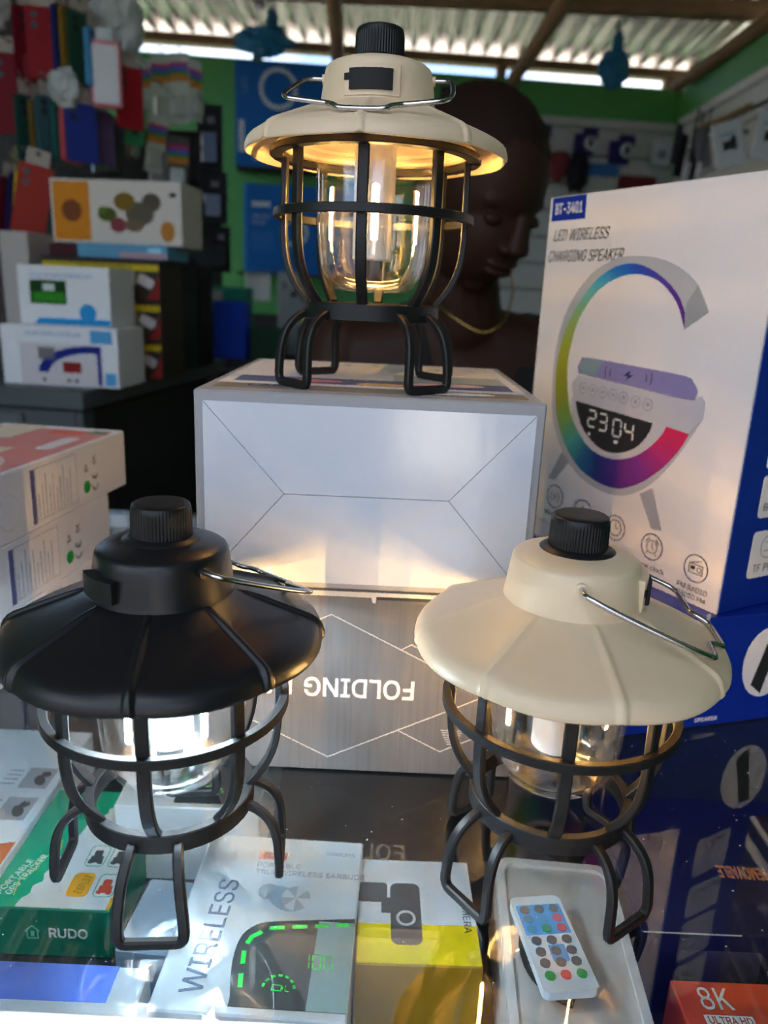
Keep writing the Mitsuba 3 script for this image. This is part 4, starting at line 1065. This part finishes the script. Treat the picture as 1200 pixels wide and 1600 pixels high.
PK = [('large dark red case hanging at the left edge of the rack', -0.735, 1.600, .578, .075, .150, (116, 22, 34), 12, 0),
      ('wine red case seen nearly edge on in the top row', -0.700, 1.620, .662, .070, .145, (104, 20, 32), 48, 0),
      ('bright red case, widest of the top row', -0.660, 1.580, .660, .062, .130, (140, 26, 36), 20, 0),
      ('navy case edge on beside the bright red one', -0.632, 1.600, .668, .060, .128, (30, 40, 100), 76, 0),
      ('mustard case edge on in the top row', -0.619, 1.605, .668, .060, .126, (130, 100, 34), 74, 0),
      ('dark green case at the right end of the top row', -0.604, 1.610, .664, .062, .128, (40, 76, 60), 62, 0),
      ('rose case behind the dark green one', -0.580, 1.660, .628, .062, .120, (150, 70, 80), 50, 0),
      ('light blue case edge on by the white pack', -0.573, 1.590, .640, .055, .110, (70, 140, 190), 80, 0),
      ('scarlet case right of the white pack', -0.528, 1.640, .588, .058, .120, (158, 30, 44), 55, 0),
      ('dull teal case at the left of the second row', -0.706, 1.600, .518, .062, .128, (34, 70, 64), 62, 0),
      ('brown gold case edge on in the second row', -0.687, 1.600, .516, .055, .115, (110, 84, 36), 76, 0),
      ('slate green case in the middle of the second row', -0.664, 1.590, .520, .060, .120, (60, 92, 100), 60, 0),
      ('sea green case beside the coral one', -0.642, 1.600, .512, .058, .114, (40, 96, 90), 70, 0),
      ('coral case edge on with a pale glare', -0.628, 1.595, .510, .055, .110, (196, 80, 84), 76, 2),
      ('royal blue case of the second row', -0.606, 1.590, .514, .060, .115, (44, 60, 140), 48, 0),
      ('plum case at the right end of the second row', -0.590, 1.640, .516, .058, .110, (86, 70, 100), 50, 0),
      ('dark maroon case leaning at the lower left', -0.758, 1.600, .372, .062, .128, (96, 26, 44), 68, 11),
      ('midnight blue case leaning in the lower row', -0.735, 1.590, .378, .058, .130, (30, 30, 80), 74, 12),
      ('yellow case edge on leaning in the lower row', -0.722, 1.585, .380, .056, .132, (200, 172, 30), 78, 12),
      ('grey green case leaning beside the yellow one', -0.7095, 1.592, .382, .056, .130, (90, 116, 100), 78, 12),
      ('orange red case, widest of the leaning lower row', -0.684, 1.535, .386, .060, .138, (160, 50, 38), 22, 12)]
for lab, *a in PK:
    phone_pack(lab, *a)
for x, z, y0 in ((-0.735, .662, 1.57), (-0.65, .742, 1.55), (-0.61, .742, 1.57), (-0.58, .700, 1.58), (-0.53, .660, 1.61), (-0.70, .590, 1.56), (-0.66, .590, 1.56), (-0.62, .582, 1.56), (-0.73, .452, 1.56), (-0.70, .462, 1.55)):
    hook(x, z, y0, 2.13)
t = thing('white_pack', 'white pack with a pink border hanging between the light blue and scarlet cases', 'pack', M=move(-.552, 1.585, .609) @ rotz(14))
part(t, 'pouch', rbox(.056, .012, .112, .004, (-.028, -.006, -.056)), solid((206, 120, 130), .3))
part(t, 'front_card', rbox(.046, .003, .098, .001, (-.023, -.008, -.050)), solid((206, 204, 206), .3))
part(t, 'hang_card', rbox(.030, .0012, .022, .0005, (-.015, -.0006, .055)), solid((180, 190, 190), .3))


def crumple(r_, seed, sx, sy, sz, amp=.35, sub=4):
    m = trimesh.creation.icosphere(sub, 1.0)
    v = m.vertices
    f1 = meshkit.fbm(v * 2.2 + seed, 3, seed)
    f2 = np.abs(meshkit.fbm(v * 5 + seed, 2, seed + 5) - .5) * 2
    m.vertices = v * (1 + amp * (f1 - .5) * 2 - .22 * f2)[:, None] * np.array([sx, sy, sz]) * r_
    return m


BAGP = mat('clear_plastic_bag', srgb(176, 182, 180), 0.22, clearcoat=.6)
single('plastic_bag', crumple(.06, 4, .8, .6, 1.2), BAGP, 'crumpled silvery plastic bag at the top left corner', 'plastic bag', 40, M=move(-.79, 1.62, .735))
single('plastic_bag', crumple(.07, 9, .75, .6, 1.25), BAGP, 'grey wrinkled plastic bag hanging above the white pack', 'plastic bag', 40, M=move(-.575, 1.72, .745))
single('plastic_bag', crumple(.034, 13, .9, .7, 1.0), BAGP, 'small wrinkled plastic wrap above the slate green case', 'plastic bag', 40, M=move(-.628, 1.575, .582))
single('plastic_bag', crumple(.030, 17, .9, .7, .9), mat('straw_wrap', srgb(120, 112, 84), .55), 'straw coloured wrap crumpled over the leaning cases', 'plastic bag', 40, M=move(-.722, 1.60, .462))
STR = [((206, 40, 130), 'magenta_stripe'), ((90, 110, 210), 'blue_stripe'), ((96, 150, 70), 'green_stripe'), ((206, 140, 60), 'orange_stripe')]


def charger_pack(label, x, y, z, w_, h_, yaw, tilt, base=(206, 214, 208), top=True):
    M = move(x, y, z) @ rotz(yaw) @ roty(tilt)
    t = thing('charger_pack', label, 'charger pack', 'striped charger packs on the rack', M)
    part(t, 'card', rbox(w_, .004, h_, .001, (-w_ / 2, -.002, -h_ / 2)), solid(base, .5))
    if top:
        z0 = h_ / 2 - .020
        hs = (.007, .011, .008, .014)
        for (rgb, nm), q_ in zip(STR, hs):
            z0 -= q_
            part(t, nm, rbox(w_ * .99, .0012, q_ * .97, .0002, (-w_ * .495, -.0028, z0)), solid(rgb, .5))
    part(t, 'blister', rbox(w_ * .7, .014, h_ * .34, .004, (-w_ * .35, -.015, -h_ * .42)), solid((70, 70, 74) if not top else (190, 196, 192), .2))
    return t


charger_pack('wide white pack with rainbow stripes below the green wall, left one', -0.613, 2.02, .672, .070, .150, 4, 0)
charger_pack('second wide white rainbow striped pack, beside the left one', -0.560, 2.00, .678, .062, .150, 6, 0)
charger_pack('white rainbow striped pack with a bright glare on its right edge', -0.520, 1.985, .680, .046, .150, -6, 0)
charger_pack('narrow rainbow striped pack seen edge on at the right', -0.488, 2.00, .680, .045, .130, 62, 0)
charger_pack('small rainbow striped pack tilted over the grey blister', -0.572, 1.96, .555, .044, .125, 10, 8)
charger_pack('dark pack with faded rainbow stripes at the lower right of the rack', -0.522, 1.96, .515, .048, .118, 10, 3, (90, 88, 92))
charger_pack('tiny rainbow striped pack edge on under the scarlet case', -0.634, 1.98, .560, .036, .080, 60, 4, (120, 110, 100))
t = thing('adapter_pack', 'mint green pack with two dark plug pictures, tilted', 'adapter pack', M=move(-.612, 1.94, .587) @ roty(10))
part(t, 'card', rbox(.044, .004, .082, .001, (-.022, -.002, -.041)), solid((70, 170, 120), .5))
for z in (-.018, .010):
    part(t, 'plug_picture', rbox(.016, .0015, .016, .0004, (-.008, -.0033, z)), solid((60, 74, 70), .55))
single('blister_pack', rbox(.07, .022, .13, .008, (-.035, -.011, -.065)), mat('smoky_blister', srgb(46, 46, 50), .12, clearcoat=.8), 'black glossy blister pack left of the mint pack', 'blister pack', M=move(-.690, 1.95, .545) @ roty(-3))
single('blister_pack', rbox(.060, .020, .150, .006, (-.03, -.01, -.075)), mat('grey_blister', srgb(120, 120, 122), .15, clearcoat=.8), 'grey clear blister pack below the mint pack', 'blister pack', M=move(-.565, 1.97, .470) @ roty(6))
for k, (x, z, w_, h_, lab) in enumerate(((-.462, .585, .060, .150, 'black gadget pack hanging at the right end of the rack, highest'), (-.455, .450, .066, .120, 'black gadget pack below the highest black one'), (-.512, .430, .050, .120, 'dark slate gadget pack beside the white picture box'), (-.440, .330, .050, .110, 'lowest black gadget pack by the teal carton'))):
    t = thing('gadget_pack', lab, 'gadget pack', 'black packs on the rack', move(x, 2.03, z) @ rotz(8 - 5 * k))
    part(t, 'card', rbox(w_, .005, h_, .001, (-w_ / 2, 0, -h_ / 2)), solid((24, 24, 28), .5))
    part(t, 'blister', rbox(w_ * .7, .016, h_ * .5, .005, (-w_ * .35, -.016, -h_ * .4)), solid((40, 40, 48), .15))
    part(t, 'label', rbox(w_ * .3, .001, h_ * .10, .0002, (-w_ * .1, -.0008, h_ * .22)), solid((120, 116, 120), .55))
for x, z in ((-.62, .755), (-.56, .755), (-.515, .755), (-.47, .66)):
    hook(x, z, 1.97, 2.14)

# ================================================================== BACK WALL
RINGB = solid((28, 100, 176), .55)
for k, (x, z, w_, h_, lab) in enumerate(((-0.372, 0.830, 0.43, 0.335, 'upper blue ring light carton on the green back wall'), (-0.355, 0.452, 0.41, 0.305, 'lower blue ring light carton below the upper one'))):
    yb = 3.15 + x * math.tan(math.radians(YAW)) - .075
    c = goods(lab, x, yb - .045, z - h_ / 2, w_, 0.07, h_, (28, 100, 176), YAW)
    PW = solid((190, 200, 206), .55)
    if k == 0:
        c.put('front', 'ring_picture', ringshape(.150, .255, .068, .015), PW, 0)
        c.text('front', 'LED', (.042, .235), .020, solid((120, 160, 200), .55), 90, width=1.0)
        c.put('front', 'white_panel', sbox(.012, .045, .032, .150), PW, 0)
        c.put('front', 'stand_picture', sbox(.146, .060, .154, .187), solid((30, 40, 60), .55), 0)
        c.text('front', 'RING LIGHT', (.060, .020), .014, PW)
    else:
        c.put('front', 'white_label', sbox(.030, .228, .095, .246), PW, 0)
        c.text('front', 'RING LIGHT', (.030, .188), .013, PW, fit=.07)
        c.text('front', 'SELFIE', (.030, .168), .011, PW, fit=.05)
        for j in range(6):
            c.put('front', 'small_print', line([(.026, .138 - .012 * j), (.110, .138 - .012 * j)], .004), solid((64, 126, 190), .55), 0)
        c.put('front', 'ring_picture', ringshape(.185, .145, .050, .012), PW, 0)
        c.put('front', 'light_edge', sbox(.001, .001, .012, .304), solid((50, 128, 200), .55), 0)
br = thing('wall_bracket', 'black shelf bracket holding the blue ring light cartons on the back wall', 'shelf bracket')
for z in (0.655, 0.292):
    part(br, 'ledge', rbox(0.44, 0.11, 0.008, 0.001, (-0.59, 0.0, 0)).apply_transform(move(0, 3.15 - .118, z) @ rotz(YAW)), BLACKB)
c = goods('hanging white pack catching the light under the lower blue carton', -0.374, 2.20, .208, .066, .020, .074, (226, 230, 226), 14, name='pack', rough=.15)
c.put('front', 'header', sbox(.004, .064, .062, .073), solid((160, 166, 160), .55), 0)
part(rack, 'hook', tube([(-.374, 2.9, .300), (-.374, 2.6, .300), (-.374, 2.21, .290), (-.374, 2.205, .284)], .002, 6), CHROME, True)
c = goods('grey pack with two dark discs left of the high lantern leg', -0.275, 2.12, GZ, .068, .020, .204, (150, 158, 158), -4, name='pack')
c.put('front', 'dark_disc', unary_union([Point(.022, .170).buffer(.010), Point(.048, .155).buffer(.009)]), solid((70, 76, 76), .55), 0)
c = goods('dark poster board on the green wall behind the high lantern', 0.205, 3.085, .818, .135, .012, .155, (52, 50, 54), YAW, name='poster')
c.put('front', 'poster_print', sbox(.02, .03, .115, .125), solid((40, 38, 42), .55), 0)

# packs on the slatted wall
PUR = solid((46, 40, 96), .55)


def slat_hook(x, z):
    part(sp, 'hook', tube([(0, 0, 0), (0, -.02, 0), (0, -.055, 0), (0, -.058, .006)], .0025, 6).apply_transform(np.linalg.inv(RB) @ move(x, 3.15 + x * math.tan(math.radians(YAW)) - .012, z)), CHROME, True)


for k, (x, z, w_, h_, lab) in enumerate(((0.395, .858, .070, .085, 'purple die cut card half hidden behind the head, first of four'), (0.522, .822, .080, .108, 'second purple die cut card from the left on the slatted wall'), (0.697, .824, .090, .102, 'third purple die cut card from the left on the slatted wall'), (0.838, .806, .098, .104, 'rightmost purple die cut card on the slatted wall'))):
    yy = 3.15 + x * math.tan(math.radians(YAW)) - .050
    t = thing('earphone_card', lab, 'earphone card', 'purple earphone cards on the slatted wall', move(x, yy, z) @ rotz(YAW))
    card = unary_union([rrect(-w_ / 2, -h_ / 2, w_ * .12, h_ * .28, .006), rrect(-w_ * .15, h_ * .10, w_ * .5, h_ / 2, .006), rrect(-w_ / 2, -h_ / 2, w_ * .34, -h_ * .28, .006)])
    part(t, 'card', extr(card, .003).apply_transform(rotx(90)), PUR)
    part(t, 'white_disc', extr(Point(w_ * .20, -h_ * .03).buffer(w_ * .26, 12), .006).apply_transform(rotx(90)), solid((206, 206, 206), .3))
    part(t, 'earphone', extr(unary_union([Point(w_ * .20, -h_ * .06).buffer(w_ * .11, 10), affinity.rotate(rrect(w_ * .14, -h_ * .05, w_ * .26, h_ * .14, .003), -15)]), .010).apply_transform(rotx(90)), solid((50, 50, 60), .5))
    slat_hook(x, z + h_ * .42)
single('shoulder_bag', crumple(.052, 21, .85, .5, 1.05, .2), solid((122, 52, 56), .5), 'dusty red rounded pouch below the second purple card', 'pouch', 40, M=move(.590, 3.10, .728))
single('shoulder_bag', crumple(.062, 23, .70, .5, 1.15, .2), solid((30, 28, 34), .5), 'black rounded pouch right of the dusty red one', 'pouch', 40, M=move(.660, 3.09, .705))
c = goods('clear pack with a blue header on the slatted wall', .765, 3.130, .640, .124, .02, .106, (150, 156, 150), YAW, name='pack', rough=.2)
c.put('front', 'blue_header', sbox(.001, .062, .123, .105), solid((60, 110, 170), .55), 0)
for k in range(5):
    c.put('front', 'bead_row', line([(.008, .052 - .010 * k), (.116, .050 - .010 * k)], .005), solid((200, 204, 196), .3), 0)
goods('dark red flat pack at the right of the blue headed one', .905, 3.135, .660, .140, .02, .050, (110, 40, 44), YAW, name='pack')
c = goods('small silvery pack near the corner of the slatted wall', .985, 3.155, .755, .070, .012, .085, (186, 190, 194), YAW, name='pack', rough=.2)
c.put('front', 'grey_picture', sbox(.020, .022, .052, .052), solid((130, 134, 140), .55), 0)
single('plastic_pouch', crumple(.05, 31, .9, .4, .8, .2), BAGP, 'pale crumpled pouch beside the black rounded one near the wall', 'pouch', 40, M=move(.47, 3.13, .735))

# right wall
def right_pack(label, x, y, z, w_, h_, tilt, rgb=(214, 216, 220), pic=True, yaw=0):
    t = thing('card_pack', label, 'card pack', None, move(x, y, z) @ rotz(yaw) @ roty(tilt))
    part(t, 'card', rbox(w_, .006, h_, .001, (-w_ / 2, -.003, -h_ / 2)), solid(rgb, .5))
    if z + h_ / 2 < .69:
        part(t, 'hang_strip', rbox(w_ * .4, .002, .75 - z - h_ / 2, .0004, (-w_ * .2, -.001, h_ / 2 - .001)), solid((60, 60, 64), .55))
    if pic:
        part(t, 'device_picture', cat(rbox(w_ * .30, .002, h_ * .20, .0004, (-w_ * .22, -.0044, -h_ * .12)), rbox(w_ * .16, .002, h_ * .30, .0004, (w_ * .08, -.0044, -h_ * .14))), solid((50, 56, 60), .55))
        part(t, 'caption', rbox(w_ * .55, .001, h_ * .05, .0002, (-w_ * .3, -.0036, h_ * .20)), solid((110, 150, 180), .55))
    return t


right_pack('white card pack with a black gadget picture, tilted to the left on the right wall', .858, 2.20, .655, .078, .112, -18)
right_pack('white card pack with a black gadget picture, nearly upright at the right edge', .950, 2.17, .674, .084, .116, 4)
right_pack('grey card pack overlapped by the tilted white one', .812, 2.26, .655, .040, .105, -16, (120, 118, 124), False)
for k, (x, z, w_, h_, rgb, lab) in enumerate(((.770, .640, .030, .110, (30, 30, 36), 'black cable pack farthest from the tilted white card'), (.800, .615, .026, .105, (44, 44, 52), 'charcoal cable pack between the black and pale ones'), (.742, .660, .024, .100, (52, 50, 56), 'leftmost dark cable pack on the right wall'), (.770, .585, .020, .060, (190, 192, 196), 'pale cable pack low in front of the black ones'), (.795, .582, .012, .060, (200, 200, 204), 'thin pale strip pack beside the low pale one'))):
    right_pack(lab, x, 2.30 - .02 * k, z, w_, h_, 6, rgb, False, 30)
rl = thing('hook_rail', 'dark rail along the right wall carrying the card packs', 'rail')
part(rl, 'rail', tube([(.90, 2.55, .748), (.91, 2.3, .748), (.92, 2.1, .748), (.93, 1.9, .748)], .006, 8), SOCKET, True)
for y in (2.5, 1.95):
    part(rl, 'arm', tube([(1.026, y, .748), (1.0, y, .748), (.95, y, .748), (.905, y, .748)], .005, 8), SOCKET, True)
part(rl, 'wooden_stick', tube([(.79, 2.24, .700), (.83, 2.22, .715), (.87, 2.2, .735), (.90, 2.2, .750)], .006, 8), solid((150, 118, 76), .6), True)

# blue plastic bags tied under the roof
BLUEBAG = mat('blue_bag', srgb(20, 120, 170), .25, clearcoat=.5)
single('tied_bag', cat(crumple(.075, 41, 1.25, .8, .62, .5), crumple(.030, 43, .7, .7, 1.4).apply_translation((.03, 0, .06))), BLUEBAG, 'blue plastic bag bunched under the roof above the ring light carton', 'plastic bag', 40, M=move(-.478, 2.92, 1.045))
single('tied_bag', cat(crumple(.058, 47, .95, .8, 1.0, .3), crumple(.022, 49, .8, .8, 2.2).apply_translation((.005, 0, .075))), BLUEBAG, 'blue plastic bag tied to the timber above the purple cards', 'plastic bag', 40, M=move(.712, 2.92, 1.005))

# ================================================================== PERSON behind the counter
import manifold3d as m3


def ball(p, r_, k=20):
    return m3.Manifold.sphere(float(r_), k).translate([float(v) for v in p])


def bone(a, ra, b, rb):
    return m3.Manifold.batch_hull([ball(a, ra), ball(b, rb)])


def to_tm(M_):
    q_ = M_.to_mesh()
    return trimesh.Trimesh(np.array(q_.vert_properties)[:, :3], np.array(q_.tri_verts), process=True)


HC = np.array([.104, 1.06, .368])
HR = (move(*HC) @ rotz(33) @ rotx(30))


def hp(x, y, z):
    return (HR @ np.array([x, y, z, 1.0]))[:3]


def ell(c, r_):
    return m3.Manifold.sphere(1.0, 40).scale([float(v) for v in r_]).translate([float(v) for v in c])


head = ell((0, .012, .022), (.077, .098, .092)) + ell((0, -.022, -.030), (.062, .074, .078)) + m3.Manifold.batch_hull([ell((0, -.052, -.086), (.026, .024, .020)), ell((.036, -.010, -.062), (.024, .03, .024)), ell((-.036, -.010, -.062), (.024, .03, .024))])
head += m3.Manifold.batch_hull([ell((0, -.094, .012), (.009, .008, .008)), ell((0, -.106, -.020), (.016, .013, .010))])      # nose
head += ell((.011, -.098, -.024), (.009, .010, .008)) + ell((-.011, -.098, -.024), (.009, .010, .008))
head += ell((0, -.066, .022), (.048, .018, .020))                                                                               # brow
head += ell((0, -.088, -.046), (.024, .016, .0075)) + ell((0, -.087, -.057), (.022, .016, .008))                                # lips
for sx in (-1, 1):
    head -= ell((sx * .030, -.098, .004), (.015, .013, .008))
    head += ell((sx * .030, -.076, .003), (.013, .010, .008))
    head += ell((sx * .078, .012, -.010), (.010, .020, .032))
head = head.transform(HR[:3].tolist())
NECK0, NECK1 = np.array([.100, 1.135, .205]), hp(0, .030, -.050)
SH = [np.array([-.075, 1.150, .165]), np.array([.272, 1.150, .165])]
EL = [np.array([-.125, 1.115, -.110]), np.array([.325, 1.115, -.110])]
WRI = [np.array([-.015, .985, -.270]), np.array([.215, .985, -.270])]
bodyM = head + bone(NECK0, .058, NECK1, .055)
bodyM += m3.Manifold.batch_hull([ball(SH[0] + [.03, 0, -.01], .055), ball(SH[1] + [-.03, 0, -.01], .055), ball((.03, 1.16, -.08), .09), ball((.17, 1.16, -.08), .09), ball((.10, 1.15, .18), .055)])
bodyM += m3.Manifold.batch_hull([ball((.02, 1.17, -.08), .088), ball((.18, 1.17, -.08), .088), ball((.03, 1.20, -.36), .10), ball((.17, 1.20, -.36), .10)])
for k in (0, 1):
    bodyM += bone(SH[k], .056, EL[k], .042) + bone(EL[k], .042, WRI[k], .027)
    sx = 1 if k == 0 else -1
    palm = WRI[k] + np.array([sx * .030, -.035, -.030])
    bodyM += m3.Manifold.batch_hull([ball(WRI[k], .024), ball(palm + [-.02, 0, 0], .013), ball(palm + [.02, 0, 0], .013)])
    for f_ in range(4):
        b0 = palm + np.array([-.024 + .016 * f_, -.006, -.003])
        L_ = (.036, .042, .040, .030)[f_]
        b1, b2 = b0 + np.array([.004 * sx, -.7 * L_, -.3 * L_]), b0 + np.array([.006 * sx, -1.2 * L_, -.9 * L_])
        bodyM += bone(b0, .0085, b1, .008) + bone(b1, .008, b2, .007)
    b0 = WRI[k] + np.array([sx * .032, -.010, -.012])
    bodyM += bone(b0, .010, b0 + np.array([sx * .020, -.028, -.006]), .009) + bone(b0 + np.array([sx * .020, -.028, -.006]), .009, b0 + np.array([sx * .022, -.050, -.016]), .008)
    HIP, KN, AN = np.array([.10 - sx * .085, 1.18, -.40]), np.array([.10 - sx * .115, .96, -.42]), np.array([.10 - sx * .115, 1.00, -.86])
    bodyM += bone(HIP, .085, KN, .058) + bone(KN, .058, AN, .038) + bone(AN, .040, AN + np.array([-sx * .01, -.12, -.055]), .030)
bm = to_tm(bodyM.refine_to_length(.012))
trimesh.smoothing.filter_taubin(bm, lamb=.5, nu=.53, iterations=8)
pers = thing('person', 'person in a black strap top behind the counter, head bowed, wearing a thin necklace', 'person')
part(pers, 'body', bm, SKIN, True)
hair = ell((0, .022, .036), (.080, .098, .086)) - ell((0, -.075, -.055), (.072, .085, .110)) - m3.Manifold.cube([.30, .30, .30]).translate([-.15, -.15, -.36])
hm = to_tm(hair.transform(HR[:3].tolist()).refine_to_length(.012))
hm.vertices += hm.vertex_normals * ((meshkit.fbm(hm.vertices * 90, 3, 5) - .5) * .006)[:, None]
part(pers, 'hair', hm, HAIRM, True)
top = m3.Manifold.batch_hull([ball((.015, 1.150, -.02), .100), ball((.185, 1.150, -.02), .100), ball((.02, 1.17, -.08), .098), ball((.18, 1.17, -.08), .098), ball((.03, 1.20, -.36), .112), ball((.17, 1.20, -.36), .112)])
part(pers, 'strap_top', to_tm(top.refine_to_length(.02)), CLOTH, True)
for xs_ in ([(.058, 1.075, .035), (.050, 1.078, .090), (.040, 1.085, .150), (.030, 1.110, .200), (.025, 1.150, .226), (.025, 1.19, .205)], [(.165, 1.07, .030), (.185, 1.085, .110), (.200, 1.11, .175), (.205, 1.150, .216), (.205, 1.19, .195)]):
    part(pers, 'strap', sweep(smooth_path(xs_, 4), rounded_section(.030, .008, .003), (0, -1, .4)), CLOTH, 40)
nk = smooth_path([(.040, 1.120, .262), (.058, 1.070, .230), (.095, 1.045, .205), (.122, 1.040, .196), (.145, 1.045, .210), (.160, 1.075, .245), (.162, 1.120, .270)], 8)
part(pers, 'necklace', tube(nk, .0014, 6), mat('gold_chain', srgb(200, 160, 90), .25, 1.0), True, label='thin gold necklace')
st = thing('stool', 'round stool under the person behind the counter', 'stool', M=move(.10, 1.20, 0))
part(st, 'seat', trimesh.creation.cylinder(radius=.17, segment=[(0, 0, -.56), (0, 0, -.52)], sections=32), SOCKET, 30)
for k in range(4):
    a_ = math.radians(45 + 90 * k)
    part(st, 'leg', tube([(.12 * math.cos(a_) * q_, .12 * math.sin(a_) * q_, z_) for q_, z_ in ((1, -.56), (1.08, -.70), (1.15, -.82), (1.2, -.945))], .012, 8), SOCKET, 40)
